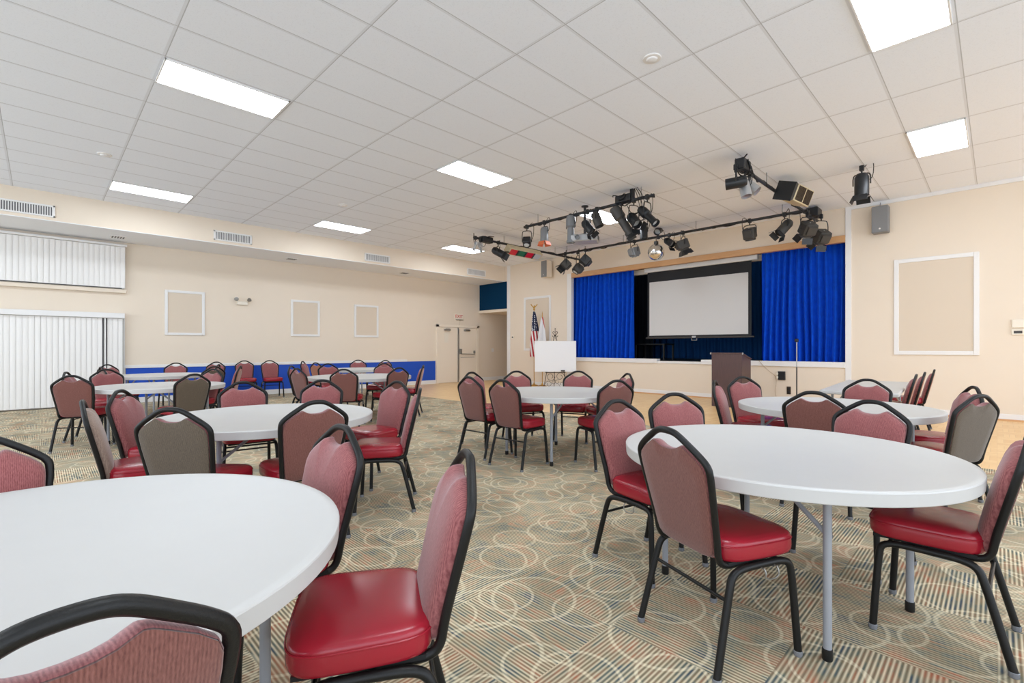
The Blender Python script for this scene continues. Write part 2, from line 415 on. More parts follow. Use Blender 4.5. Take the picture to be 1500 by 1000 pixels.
def drape(x0, x1, y, z0, z1, folds, amp, seed, pinch=.0):
    rnd = random.Random(seed); n = folds*10; rows = 14
    ph = [rnd.uniform(-.7, .7) for _ in range(folds+2)]; am = [rnd.uniform(.55, 1.15) for _ in range(folds+2)]
    mb = MB(); F = []; B = []
    for r in range(rows+1):
        t = r/rows; z = z1+(z0-z1)*t; fr = []; bk = []
        for i in range(n+1):
            u = i/n; k = u*folds; a = int(k)
            A = am[a]*(1-(k-a))+am[a+1]*(k-a); P = ph[a]*(1-(k-a))+ph[a+1]*(k-a)
            w = math.sin(2*PI*k+P*(1+.8*t)); w = math.copysign(abs(w)**.8, w)
            yy = y + amp*A*(.45+.75*t)*w + .012*math.sin(9*u+3*t)
            xx = x0+(x1-x0)*u + .018*math.sin(4*t+7*u)*(1 if 0 < i < n else 0)
            fr.append((xx, yy, z)); bk.append((xx, yy+.012, z))
        F.append(fr); B.append(bk)
    vs = [p for r in F for p in r] + [p for r in B for p in r]; N = n+1; o = N*(rows+1); fs = []
    for r in range(rows):
        for i in range(n):
            a = r*N+i
            fs.append((a, a+N, a+N+1, a+1)); fs.append((o+a, o+a+1, o+a+N+1, o+a+N))
        fs.append((r*N, o+r*N, o+(r+1)*N, (r+1)*N)); fs.append((r*N+n, (r+1)*N+n, o+(r+1)*N+n, o+r*N+n))
    for i in range(n):
        fs.append((i, i+1, o+i+1, o+i)); a = rows*N+i; fs.append((a, o+a, o+a+1, a+1))
    return mb.add(vs, fs)
t = drape(-9.36, -7.24, 11.98, .90, 3.62, 14, .10, 3).build('stage_curtain', M['velvet'], ang=80)
tag(t, 'bright blue velvet curtain gathered at left side of the stage', 'curtain', 'blue velvet stage curtains')
t = drape(-3.86, -2.12, 11.98, .90, 3.62, 13, .10, 5).build('stage_curtain', M['velvet'], ang=80)
tag(t, 'bright blue velvet curtain gathered at right side of the stage behind the microphone stand', 'curtain', 'blue velvet stage curtains')
t = drape(-10.2, -1.4, 15.2, .885, 4.35, 40, .05, 8).build('backdrop_curtain', M['navy'], ang=80)
tag(t, 'dark navy backdrop curtain across the rear of the stage', 'curtain')
t = drape(-9.6, -7.30, 13.2, .885, 4.35, 11, .04, 9).build('masking_curtain', M['blackcloth'], ang=80)
tag(t, 'black masking curtain hanging behind the left blue curtain on the stage', 'curtain')

# doors in the left wall
def door_leaf(name, y0, y1):
    return struct(name, MB().bbox(XW+.004, XW+.03, y0, y1, .012, 1.955, .004), M['door'])
struct('trim_13', MB().bbox(XW, XW+.055, 9.76, 9.86, 0, 2.05, .004).bbox(XW, XW+.055, 11.58, 11.68, 0, 2.05, .004).bbox(XW, XW+.055, 9.76, 11.68, 1.965, 2.05, .004), M['door'])
d1 = door_leaf('door_1', 9.87, 10.69); d2 = door_leaf('door_2', 10.72, 11.57)
struct('trim_14', MB().bbox(XW, XW+.05, 10.685, 10.725, .01, 1.96, .003), M['steel'])
for d, yc in ((d1, 10.2), (d2, 11.1)):
    MB().bbox(XW+.03, XW+.10, yc-.13, yc+.13, 1.84, 1.90, .006).tube([(XW+.08, yc+.10, 1.91), (XW+.115, yc+.06, 1.915), (XW+.06, yc-.06, 1.92)], .008, 6).build('door_closer', M['steel'], d)
MB().bbox(XW+.03, XW+.08, 10.76, 10.86, 1.02, 1.20, .008).bbox(XW+.03, XW+.08, 11.42, 11.48, 1.03, 1.13, .006).tube([(XW+.085, 10.80, 1.02), (XW+.085, 11.45, 1.0)], .016, 8).tube([(XW+.06, 10.80, .89), (XW+.06, 11.45, .89)], .006, 6).build('panic_bar', M['steel'], d2)
MB().tube([(XW+.05, 10.74, .1), (XW+.05, 10.74, 1.9)], .008, 6).build('vertical_rod', M['steel'], d2)
MB().bbox(XW+.03, XW+.034, 10.1, 10.27, 1.42, 1.75, .001).build('notice', M['plate'], d1)

# windows behind the blinds
for nm, y0, y1, z0, z1 in (('window_1', -3.2, 1.34, .02, 1.9), ('window_2', -3.2, 1.34, 2.55, 3.5)):
    w = struct(nm, MB().bbox(XW, XW+.02, y0, y1, z0, z1, .003), M['vent_dark'])
    MB().bbox(XW, XW+.04, y1-.05, y1, z0, z1, .004).build('window_frame', M['white'], w)
def blinds(z0, z1, y0, y1, label, head, gap=None):
    t = thing('vertical_blind', label, 'blind', (XW+.10, y1, z0), 0, 'white vertical blinds on the left wall')
    k = 0; y = -.045; L = y1-y0
    m0 = None
    while -y < L:
        ang = math.radians(84 + random.uniform(-3, 3))
        if gap and gap[0] < -y < gap[1]: ang = math.radians(20)
        if True:
            mb = MB(); vs = []; H = z1-z0
            for zz in (0, H):
                for sgn in (-1, -.5, 0, .5, 1):
                    u = sgn*.0445; cv = .006*(1-sgn*sgn)
                    vs.append((math.cos(ang)*u+math.sin(ang)*cv, y+math.sin(ang)*u-math.cos(ang)*cv, zz))
                for sgn in (1, .5, 0, -.5, -1):
                    u = sgn*.0445; cv = .006*(1-sgn*sgn)-.002
                    vs.append((math.cos(ang)*u+math.sin(ang)*cv, y+math.sin(ang)*u-math.cos(ang)*cv, zz))
            fs = [(i, (i+1) % 10, 10+(i+1) % 10, 10+i) for i in range(10)] + [tuple(range(9, -1, -1)), tuple(range(10, 20))]
            mb.add(vs, fs).build('vane', M['blind'], t)
        y -= .0865; k += 1
    MB().bbox(-.07, .07, -L, .03, z1-z0+.005, z1-z0+head, .005).build('valance', M['white'], t)
    return t
t = blinds(.03, 1.885, -2.3, 1.30, 'tall floor length white vertical blind on left wall behind tables', .115, (.26, .36))
MB().tube([(.03, .0, .25), (.03, .0, 1.84)], .006, 6).build('pull_cord', M['steel'], t)
t = blinds(2.56, 3.46, -2.3, 1.34, 'short white vertical blind high under the soffit on left wall', .05)
MB().bbox(-.1, -.02, -3.6, .03, -.11, -.03, .006).build('sill', M['wall'], t)

# wall panels with white moulding
def wall_panel(label, plane, a0, a1, z0, z1, w, grp):
    if plane == 'X':
        t = thing('wall_panel', label, 'wall panel', (XW, (a0+a1)/2, z0), -PI/2, grp)
    else:
        t = thing('wall_panel', label, 'wall panel', ((a0+a1)/2, YS, z0), PI, grp)
    h = (a1-a0)/2; H = z1-z0
    MB().box(-h+.01, h-.01, 0, .010, .01, H-.01).build('panel', M['panel'], t)
    mb = MB()
    mb.bbox(-h, -h+w, 0, .028, 0, H, .006).bbox(h-w, h, 0, .028, 0, H, .006)
    mb.bbox(-h+w-.002, h-w+.002, 0, .028, 0, w, .006).bbox(-h+w-.002, h-w+.002, 0, .028, H-w, H, .006)
    mb.build('moulding', M['white'], t)
g = 'framed panels on the left wall'
wall_panel('white framed beige panel on left wall nearest the vertical blinds', 'X', 2.07, 2.875, 1.54, 2.60, .06, g)
wall_panel('white framed beige panel in middle of the left wall row', 'X', 4.91, 5.71, 1.56, 2.57, .06, g)
wall_panel('white framed beige panel on left wall nearest the double doors', 'X', 6.76, 7.56, 1.56, 2.55, .06, g)
wall_panel('tall white framed beige panel behind the flags left of the stage', 'Y', -11.30, -10.10, 1.14, 2.94, .075, 'framed panels beside the stage')
wall_panel('large white framed beige panel on the wall right of the stage', 'Y', -1.40, -.22, 1.11, 2.93, .075, 'framed panels beside the stage')

# vents
def soffit_vent(label, y0, y1):
    t = thing('air_vent', label, 'vent', (XS, (y0+y1)/2, 3.645), -PI/2, 'air vents on the soffit face')
    h = (y1-y0)/2
    MB().bbox(-h, h, 0, .02, 0, .03, .004).bbox(-h, h, 0, .02, .19, .22, .004).bbox(-h, -h+.03, 0, .02, .0, .22, .004).bbox(h-.03, h, 0, .02, 0, .22, .004).build('vent_frame', M['white'], t)
    MB().box(-h+.02, h-.02, 0, .004, .02, .2).build('backing', M['vent_dark'], t)
    mb = MB(); n = int(h*2/.034)
    for i in range(n):
        x = -h+.035+i*(2*h-.07)/(n-1); mb.box(x-.007, x+.007, .002, .016, .03, .19)
    mb.build('grille', M['white'], t)
soffit_vent('white slotted air vent on soffit above the vertical blinds, cut by left edge', -.6, .2)
soffit_vent('white slotted air vent on soffit left of the middle framed panel', 2.75, 3.53)
soffit_vent('white slotted air vent on soffit above the framed panel near the doors', 6.37, 7.15)
soffit_vent('white slotted air vent on soffit nearest the stage corner', 10.0, 10.81)
for lab, y, x in (('white square diffuser under the soffit beside the upper blind', 1.17, -13.0), ('white square diffuser under the soffit in the middle of the left wall', 4.7, -13.0), ('white square diffuser under the soffit near the double doors', 8.1, -13.0)):
    t = thing('ceiling_diffuser', lab, 'vent', (x, y, ZS), 0, 'diffusers under the soffit')
    MB().bbox(-.13, .13, -.13, .13, -.014, 0, .004).build('vent_frame', M['white'], t)
    mb = MB()
    for i in range(5): mb.box(-.10, .10, -.10+i*.045, -.08+i*.045, -.02, -.014)
    mb.build('louvre', M['vent_dark'], t)

# ceiling troffers
def troffer(x0, y0, label=None):
    t = thing('ceiling_light', label or 'bright rectangular ceiling panel light beyond the picture edge', 'ceiling light', (x0+.3048, y0+.6096, ZC), 0, 'rectangular ceiling panel lights')
    a, c = .292, .597
    MB().bbox(-a, a, -c, -c+.018, -.018, 0, .003).bbox(-a, a, c-.018, c, -.018, 0, .003).bbox(-a, -a+.018, -c, c, -.018, 0, .003).bbox(a-.018, a, -c, c, -.018, 0, .003).build('frame', M['white'], t)
    MB().box(-a+.016, a-.016, -c+.016, c-.016, -.010, -.001).build('diffuser', M['diffuser'], t)
LAB = {(0, 1): 'ceiling panel light low at left, nearest the soffit above the blinds', (0, 2): 'ceiling panel light second along the soffit, above the middle framed panel',
       (0, 3): 'far ceiling panel light behind the left lighting bar near the stage corner', (1, 1): 'largest ceiling panel light at upper left of the picture',
       (1, 2): 'ceiling panel light in the middle of the ceiling, before the lighting bars', (1, 3): 'ceiling panel light shining behind the front lighting bar and projector',
       (2, 2): 'ceiling panel light cut by the top edge at upper right', (2, 3): 'ceiling panel light at right, nearest the stage wall and hanging lamp'}
for i, x in enumerate((-11.234, -6.358, -.871, 4.615)):
    for j, y in enumerate((-2.796, .862, 4.519, 8.177)):
        if i == 3 and j == 0: continue
        troffer(x, y, LAB.get((i, j)))
for x, y, lab in ((-2.4, 4.31, 'round white ceiling disc between the large tiles at upper right'), (-9.29, .68, 'round white ceiling disc at left between two panel lights'), (-9.23, 4.33, 'round white ceiling disc in the middle above the framed panels')):
    t = thing('ceiling_sensor', lab, 'smoke detector', (x, y, ZC), 0, 'round ceiling discs')
    MB().lathe([(0, -.03), (.035, -.03), (.05, -.022), (.055, -.012), (.085, -.010), (.09, 0)], 24).build('housing', M['white'], t)

# emergency light, exit sign, switches, thermostat
t = thing('emergency_light', 'twin headed emergency light on left wall between framed panels', 'emergency light', (XW, 3.70, 2.34), -PI/2)
MB().bbox(-.13, .13, 0, .07, 0, .09, .012).build('housing', M['plate'], t)
for s in (-1, 1):
    MB().lathe([(0, 0), (.035, .005), (.05, .05), (.052, .06), (0, .055)], 14, Matrix.Translation((s*.13, .05, .12)) @ Matrix.Rotation(-1.2, 4, 'X') @ Matrix.Rotation(s*.4, 4, 'Y')).build('lamp_head', M['steel'], t)
t = thing('exit_sign', 'small white exit sign with red letters above the double doors', 'sign', (XW, 10.75, 2.26), -PI/2)
MB().bbox(-.17, .17, 0, .035, 0, .20, .005).build('plate', M['plate'], t)
MB().bbox(-.2, .12, 0, .05, -.03, -.005, .004).build('base', M['steel'], t)
MB().tube([(-.02, .02, -.2), (-.02, .02, -.03)], .008, 6).build('conduit', M['plate'], t)
cu = bpy.data.curves.new('lettering', 'FONT'); cu.body = 'EXIT'; cu.size = .17; cu.align_x = 'CENTER'; cu.align_y = 'CENTER'; cu.extrude = .002
to = bpy.data.objects.new('tmp_text', cu); COL.objects.link(to); bpy.context.view_layer.update()
me = bpy.data.meshes.new_from_object(to); bpy.data.objects.remove(to)
lo = bpy.data.objects.new('lettering', me); me.materials.clear(); me.materials.append(M['red_letter']); COL.objects.link(lo)
lo.parent = t; lo.location = (0, .037, .10); lo.rotation_euler = (PI/2, 0, PI)
t = thing('switch_plate', 'white switch plate on shaded wall beside the double doors', 'switch', (XW, 12.41, 1.09), -PI/2)
MB().bbox(-.055, .055, 0, .012, 0, .12, .004).build('plate', M['white'], t)
MB().bbox(-.015, .015, .012, .022, .04, .08, .003).build('toggle', M['plate'], t)
t = thing('switch_plate', 'small dark switch box on the pier between corner trim and flags', 'switch', (-11.84, YS, 1.56), PI)
MB().bbox(-.05, .05, 0, .02, 0, .10, .004).build('plate', M['plate'], t)
MB().bbox(-.02, .035, .02, .032, .02, .07, .003).build('toggle', M['charcoal'], t)
t = thing('thermostat', 'pair of cream thermostat boxes on the wall at right edge', 'thermostat', (.25, YS, 1.46), PI)
MB().bbox(-.09, .08, 0, .03, .12, .26, .008).build('housing', M['plate'], t)
MB().bbox(-.095, .085, 0, .03, 0, .095, .008).build('control_box', M['plate'], t)
MB().box(-.045, .055, .03, .032, .025, .07).build('display', M['charcoal'], t)

# ------------------------------------------------------------------ chairs
def yb(z): return -.160-(z-.45)*.235
def make_chair():
    t = thing('banquet_chair', 'chair', 'chair')
    # seat
    def seat_ring(s, z, n=40):
        out = []
        for i in range(n):
            a = 2*PI*i/n; c, si = math.cos(a), math.sin(a); e = 2/4.6
            y = math.copysign(abs(si)**e, si)*.198; x = math.copysign(abs(c)**e, c)*(.210+.05*y)
            out.append((x*s, .047+y*s, z))
        return out
    lv = [(.93, .412), (.98, .418), (1, .43), (1.004, .446), (1, .465), (.992, .474), (.994, .478), (.975, .488), (.93, .496), (.82, .502), (.55, .507), (.25, .509)]
    vs = []; n = 40
    for s, z in lv: vs += seat_ring(s, z)
    fs = [(r*n+i, r*n+(i+1) % n, (r+1)*n+(i+1) % n, (r+1)*n+i) for r in range(len(lv)-1) for i in range(n)]
    fs += [tuple(range(n-1, -1, -1)), tuple(range((len(lv)-1)*n, len(lv)*n))]
    MB().add(vs, fs).build('seat', M['vinyl'], t, 60)
    pr = seat_ring(.998, .473); MB().tube(pr + pr[:2], .0035, 6, False).build('piping', M['vinyl'], t)
    MB().box(-.18, .18, -.12, .22, .400, .414).build('seat_pan', M['pan'], t)
    # back pad
    half = [(.0, .418), (.10, .419), (.138, .426), (.156, .445), (.163, .48), (.167, .53), (.176, .60), (.186, .69), (.1895, .745), (.189, .772), (.180, .795), (.150, .822), (.112, .847), (.091, .860), (.080, .863), (.070, .858), (.052, .848), (.03, .842), (.0, .840)]
    ol = half + [(-x, z) for x, z in half[-2:0:-1]]
    n = len(ol); C0 = (0, .63)
    def ring(s, dy): return [(C0[0]+(x-C0[0])*s, yb(C0[1]+(z-C0[1])*s)+dy, C0[1]+(z-C0[1])*s) for x, z in ol]
    vs = []; lv = [(.99, -.010), (1.0, -.006), (1.0, .010), (.992, .022), (.965, .034), (.90, .044), (.75, .053), (.5, .059), (.2, .061)]
    for s, d in lv: vs += ring(s, d)
    R = len(lv)
    fs = [(r*n+i, r*n+(i+1) % n, (r+1)*n+(i+1) % n, (r+1)*n+i) for r in range(R-1) for i in range(n)]
    vs.append((0, yb(C0[1])+.062, C0[1])); fs += [((R-1)*n+i, (R-1)*n+(i+1) % n, R*n) for i in range(n)]
    fs = [q[::-1] for q in fs]
    MB().add(vs, fs).build('backrest', M['pad'], t, 60)
    vs = []; lv = [(.985, -.006), (.985, -.014), (.96, -.017), (.7, -.019), (.35, -.020)]
    for s, d in lv: vs += ring(s, d)
    R = len(lv)
    fs = [(r*n+i, r*n+(i+1) % n, (r+1)*n+(i+1) % n, (r+1)*n+i) for r in range(R-1) for i in range(n)]
    vs.append((0, yb(C0[1])-.020, C0[1])); fs += [((R-1)*n+i, (R-1)*n+(i+1) % n, R*n) for i in range(n)]
    MB().add(vs, fs).build('back_panel', M['back'], t, 60)
    # back frame, one continuous tube
    hf = [(.150, .12, .397), (.163, -.06, .397), (.166, -.120, .398), (.169, -.160, .420), (.175, yb(.50), .50), (.186, yb(.60), .60), (.196, yb(.69), .69), (.2035, yb(.765), .765), (.200, yb(.803), .803), (.163, yb(.836), .836), (.110, yb(.871), .872), (.065, yb(.90), .901), (.03, yb(.912), .912)]
    path = hf + [(-x, y, z) for x, y, z in hf[::-1]]
    MB().tube(chaikin(path, 2), .0142, 8).build('back_frame', M['frame'], t, 50)
    for s in (-1, 1):
        fl = [(.222, .212, .016), (.208, .194, .33), (.203, .185, .377), (.198, .14, .391), (.196, .03, .391)]
        rl = [(.196, .03, .391), (.197, -.07, .391), (.2, -.12, .376), (.205, -.14, .335), (.222, -.222, .016)]
        for q, fy in ((fl, .212), (rl, -.222)):
            lg = MB().tube(chaikin([(s*x, y, z) for x, y, z in q], 2), .0150, 8).build('leg', M['frame'], t, 50)
            MB().lathe([(0, 0), (.015, 0), (.0172, .004), (.0172, .020), (.0152, .022)], 10, Matrix.Translation((s*.222, fy, 0))).build('glide', M['glide'], lg)
    MB().cyl((-.207, -.152, .285), (.207, -.152, .285), .0075, 8).build('stretcher', M['frame'], t)
    MB().cyl((-.2, .165, .378), (.2, .165, .378), .008, 8).cyl((-.2, .02, .385), (.2, .02, .385), .009, 8).build('stretcher', M['frame'], t)
    MB().tube(chaikin([(.205, .02, .385), (.23, .02, .385), (.232, .02, .345), (.232, .09, .345), (.23, .09, .385), (.205, .09, .385)], 1), .003, 6).build('ganging_hook', M['steel'], t)
    return t
CHAIR = make_chair()
FAB = {'m': (M['pad'], M['back']), 'o': (M['pad'], M['olive']), 't': (M['taupe'], M['taupe']), 'r': (M['pad'], M['orange_lit'])}
first = [True]
def chair(ax, ay, deg, kind, label, group):
    a = math.radians(deg); h = (math.cos(a), math.sin(a))
    if first[0]: c = CHAIR; first[0] = False
    else: c = copy_tree(CHAIR)
    c.location = (ax+.245*h[0], ay+.245*h[1], 0); c.rotation_euler = (0, 0, a-PI/2)
    c['label'] = label; c['group'] = group
    if kind != 'm':
        for ch in c.children:
            nm = ch.name.split('.')[0]
            if nm in ('backrest', 'back_panel'):
                ch.material_slots[0].link = 'OBJECT'
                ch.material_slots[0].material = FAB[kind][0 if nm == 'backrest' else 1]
    return c
# apex of the back (x, y), facing direction, cloth, label
G = {1: 'chairs at the front right round table', 2: 'chairs at the front left round table', 3: 'chairs at the middle left round table', 4: 'chairs at the round table before the whiteboard',
     5: 'chairs at the round table before the lectern', 6: 'chairs along the rectangular table', 7: 'chairs at the round table beside the blinds', 8: 'chairs at the far left round table',
     9: 'chairs at the round table near the double doors', 10: 'chairs at the furthest round table', 11: 'chairs against the blue wainscot'}
CH = [
 (2, -.842, .021, -174, 'm', 'maroon banquet chair cut off at the bottom left corner, seen from behind'),
 (2, -1.190, .945, -119, 'm', 'foreground maroon chair seen from the side, large red seat beside front left table'),
 (2, -1.95, .89, -88, 'm', 'maroon banquet chair facing us behind right rim of the front left table'),
 (2, -2.63, -.175, 5, 'm', 'maroon banquet chair cut by the left edge behind the front left table'),
 (3, -3.18, .52, 136, 'o', 'grey brown backed chair seen squarely from behind just over the front left table'),
 (3, -4.00, .21, 85, 't', 'taupe padded banquet chair seen edge on at far left, red seat pointing right'),
 (3, -4.76, .46, 57, 'm', 'pinkish maroon chair angled between the edge-on taupe chair and the grey brown backed chair'),
 (3, -2.98, 1.22, 178, 'm', 'maroon chair seen from behind against near right rim of the middle left table'),
 (3, -4.12, 2.47, -81, 'm', 'maroon chair facing left at right of the middle left table, farther of two'),
 (3, -3.29, 2.17, -124, 'm', 'maroon chair facing left at right of middle left table, nearer, whole seat showing'),
 (3, -5.09, 1.39, -7, 'm', 'maroon banquet chair facing us behind far left rim of the middle left table'),
 (3, -4.82, 2.04, -41, 'm', 'maroon chair facing us behind the middle of the middle left table far rim'),
 (1, -.945, 1.85, 68, 'm', 'large maroon chair with red seat before the front right table, seen from behind'),
 (1, -1.665, 2.585, -12, 'm', 'maroon banquet chair at left of the front right table, pad turned towards the table'),
 (1, -1.62, 3.25, -34, 'm', 'maroon banquet chair facing us behind far left rim of the front right table'),
 (1, -.55, 3.66, -104, 'm', 'maroon banquet chair facing us behind far rim of the front right table, widest pad'),
 (1, .075, 2.85, 178, 'm', 'maroon banquet chair with broad red seat cut by the right edge at front right table'),
 (5, -.97, 4.15, 94, 'm', 'dark maroon banquet chair seen from behind at near side of the lectern table'),
 (5, -.95, 6.11, -94, 'm', 'maroon banquet chair facing us behind far rim of the lectern table, before the rectangular table'),
 (5, -2.01, 5.66, -33, 'm', 'maroon banquet chair facing us just in front of the lectern'),
 (5, -1.96, 4.80, 14, 'm', 'maroon banquet chair seen edge on at left of the lectern table'),
 (5, -.10, 4.68, 149, 'o', 'olive brown backed banquet chair at right of the lectern table, seen from behind'),
 (5, -.16, 5.62, -157, 'm', 'maroon banquet chair peeping out behind the olive brown backed chair at right'),
 (6, -.72, 7.67, 183, 'r', 'orange-lit maroon chair seen edge on at the rectangular table, nearest of three'),
 (6, -.70, 8.40, 183, 'r', 'orange-lit maroon chair seen edge on at the rectangular table, middle of three'),
 (6, -.68, 9.49, 183, 'r', 'orange-lit maroon chair seen edge on at the rectangular table, farthest of three'),
 (4, -4.20, 3.47, 92, 'm', 'maroon banquet chair at far left of the table before the whiteboard, seen from behind'),
 (4, -3.57, 3.40, 95, 'm', 'maroon chair with full red seat at near side of the table before whiteboard'),
 (4, -4.93, 4.12, 7, 'm', 'maroon banquet chair behind another at the left of the table before the whiteboard'),
 (4, -4.72, 4.75, -23, 'm', 'maroon banquet chair facing us at far left rim of the table before the whiteboard'),
 (4, -4.12, 5.36, -66, 'm', 'maroon chair facing us at far table rim, right below the whiteboard corner'),
 (4, -2.72, 4.17, 156, 'm', 'maroon banquet chair seen from behind at right rim of the table before the whiteboard'),
 (4, -3.32, 5.32, -122, 'm', 'maroon banquet chair facing left half hidden at right of the table before the whiteboard'),
 (7, -7.705, .27, 152, 'm', 'dark maroon chair seen from behind at near left end of the table beside blinds'),
 (7, -8.80, .27, 72, 'm', 'chair of which only the top frame shows, before the tall blind at left'),
 (7, -9.48, .72, 15, 'm', 'maroon banquet chair facing us behind left end of the table beside the blinds'),
 (7, -7.05, 1.36, -165, 'o', 'brown backed banquet chair seen from behind at near right of the table beside the blinds'),
 (7, -8.46, 1.88, -58, 'm', 'pink maroon banquet chair facing us at right end of the table beside the blinds'),
 (8, -12.14, .94, 36, 'm', 'chair hidden but for its frame top against right end of tall blind, rearmost'),
 (8, -10.73, .76, 100, 'm', 'chair hidden but for frame top behind the chair at left end of blinds table'),
 (8, -12.41, 2.08, -19, 'm', 'maroon banquet chair showing only its top behind far left table against blue wainscot'),
 (8, -10.75, 2.48, -116, 'm', 'pink maroon banquet chair at right of far left table, second behind the brown backed chair'),
 (8, -9.66, 2.17, -161, 'o', 'olive backed chair peeping out between two pink maroon chairs at far left table'),
 (8, -12.61, 2.88, -40, 'm', 'rearmost maroon banquet chair of the cluster right of the far left table'),
 (8, -9.57, 2.55, 245, 'r', 'orange-lit maroon banquet chair seen edge on in the aisle beside far left table'),
 (9, -7.80, 2.92, 103, 'm', 'dark maroon banquet chair seen from behind at left end of the table near the doors'),
 (9, -7.04, 3.32, 142, 'm', 'dark maroon chair seen squarely from behind at near side of the doors table'),
 (9, -6.94, 4.21, -176, 'm', 'dark maroon banquet chair with red seat at near right of the table near the doors'),
 (9, -7.51, 5.06, -130, 'r', 'orange-lit maroon banquet chair seen edge on against right end of blue wainscot'),
 (9, -9.62, 4.20, -3, 'm', 'maroon banquet chair facing us behind far left rim of the table near the doors'),
 (9, -8.95, 5.09, -48, 'm', 'maroon banquet chair facing us behind far right rim of the table near the doors'),
 (9, -8.89, 3.23, 48, 'm', 'maroon chair mostly hidden behind the chair at left end of the doors table'),
 (10, -11.71, 4.51, 50, 'm', 'pink maroon chair against blue wainscot, left of two at furthest table'),
 (10, -10.49, 4.32, 106, 'r', 'orange-lit maroon chair against blue wainscot at near left of the furthest table'),
 (10, -11.91, 6.01, -24, 'm', 'maroon chair showing only its top behind the furthest table'),
 (10, -11.2, 6.4, -66, 'm', 'chair seen edge on at right of the furthest table, top just showing'),
 (11, -13.26, 3.65, -8, 'm', 'maroon chair standing alone against blue wainscot, left one of two'),
 (11, -13.06, 4.18, -5, 'm', 'maroon chair standing alone against blue wainscot, right one of two'),
]
for g, x, y, a, k, lab in CH: chair(x, y, a, k, lab, G[g])

# ------------------------------------------------------------------ tables
def round_table(x, y, R, deg, label):
    t = thing('round_table', label, 'table', (x, y, 0), math.radians(deg), 'round folding tables')
    MB().lathe([(0, .732), (R-.034, .732), (R-.028, .7345), (R-.008, .7345), (R-.002, .732), (R, .728), (R-.003, .682), (R-.006, .679), (R-.018, .679), (R-.020, .702), (0, .702)][::-1], 96).build('tabletop', M['tabletop'], t, 28)
    for sx in (-1, 1):
        for sy in (-1, 1):
            lg = MB().cyl((sx*.42, sy*.36, .03), (sx*.42, sy*.36, .702), .016, 12).build('leg', M['tableleg'], t)
            MB().lathe([(0, 0), (.017, 0), (.0195, .004), (.0195, .045), (.016, .047)], 12, Matrix.Translation((sx*.42, sy*.36, 0))).build('foot_cap', M['black'], lg)
            MB().tube([(sx*.42, sy*.36, .50), (sx*.20, sy*.33, .655), (sx*.12, sy*.32, .702)], .010, 8).build('brace', M['tableleg'], t)
        MB().cyl((sx*.42, -.36, .672), (sx*.42, .36, .672), .013, 8).build('crossbar', M['tableleg'], t)
    return t
round_table(-.79, 2.70, .762, 165, 'large round grey folding table at front right')
round_table(-1.73, -.04, .762, 33, 'large round grey folding table cut by the left edge at front left')
round_table(-3.92, 1.25, .762, 90, 'round grey folding table at middle left, behind the front left table')
round_table(-3.64, 4.28, .762, 87, 'round grey folding table in the centre, standing before the whiteboard')
round_table(-1.03, 5.03, .762, 57, 'round grey folding table at right, before the lectern')
round_table(-8.06, 1.18, .762, 50, 'round grey folding table beside the tall blind at left')
round_table(-11.16, 1.65, .762, 20, 'far round grey folding table at left against the blue wainscot')
round_table(-8.08, 4.12, .90, 60, 'round grey folding table near the double doors, middle distance')
round_table(-10.84, 5.53, .80, 10, 'furthest round grey folding table before the right part of blue wainscot')
t = thing('rectangular_table', 'long rectangular grey folding table beside the stage wall at right', 'table', (-1.22, 7.98, 0), math.radians(3.6))
MB().bbox(-.38, .38, -1.22, 1.22, .69, .735, .010).build('tabletop', M['tabletop'], t)
for sy in (-1, 1):
    for sx in (-1, 1):
        lg = MB().cyl((sx*.28, sy*.95, .03), (sx*.28, sy*.95, .69), .015, 10).build('leg', M['tableleg'], t)
        MB().lathe([(0, 0), (.018, 0), (.018, .04), (.015, .042)], 10, Matrix.Translation((sx*.28, sy*.95, 0))).build('foot_cap', M['black'], lg)
        MB().cyl((sx*.28, sy*.95, .45), (sx*.2, sy*.5, .69), .009, 8).build('brace', M['tableleg'], t)
    MB().cyl((-.28, sy*.95, .30), (.28, sy*.95, .30), .012, 8).build('crossbar', M['tableleg'], t)

# ------------------------------------------------------------------ lectern, mic, easel, flags, screen
t = thing('lectern', 'dark walnut laminate lectern standing before the stage', 'lectern', (-3.98, 10.48, 0))
b = MB()
b.add([(-.31, -.25, 0), (.31, -.25, 0), (.31, .25, 0), (-.31, .25, 0), (-.31, -.25, 1.12), (.31, -.25, 1.12), (.31, .25, 1.0), (-.31, .25, 1.0)],
      [(0, 1, 5, 4), (1, 2, 6, 5), (2, 3, 7, 6), (3, 0, 4, 7), (4, 5, 6, 7), (3, 2, 1, 0)])
b.build('body', M['walnut'], t)
MB().bbox(-.33, .33, -.27, .27, -.012, .012, .005, Matrix.Translation((0, 0, 1.068)) @ Matrix.Rotation(-.235, 4, 'X')).build('reading_top', M['walnut'], t)
MB().bbox(-.34, -.315, -.27, -.24, 1.10, 1.145, .004).bbox(.315, .34, -.27, -.24, 1.10, 1.145, .004).build('corner_clip', M['steel'], t)
t = thing('microphone_stand', 'slim microphone stand in front of the right blue curtain', 'microphone stand', (-2.87, 10.98, 0))
MB().lathe([(0, 0), (.13, 0), (.13, .012), (.10, .022), (.02, .03), (.014, .06)], 20).build('base', M['black'], t)
MB().cyl((0, 0, .03), (0, 0, .85), .013, 10).build('lower_tube', M['charcoal'], t)
MB().cyl((0, 0, .83), (0, 0, 1.36), .010, 10).build('upper_tube', M['silver'], t)
MB().bbox(-.03, .03, -.05, .03, 1.36, 1.43, .01).build('clip', M['black'], t)

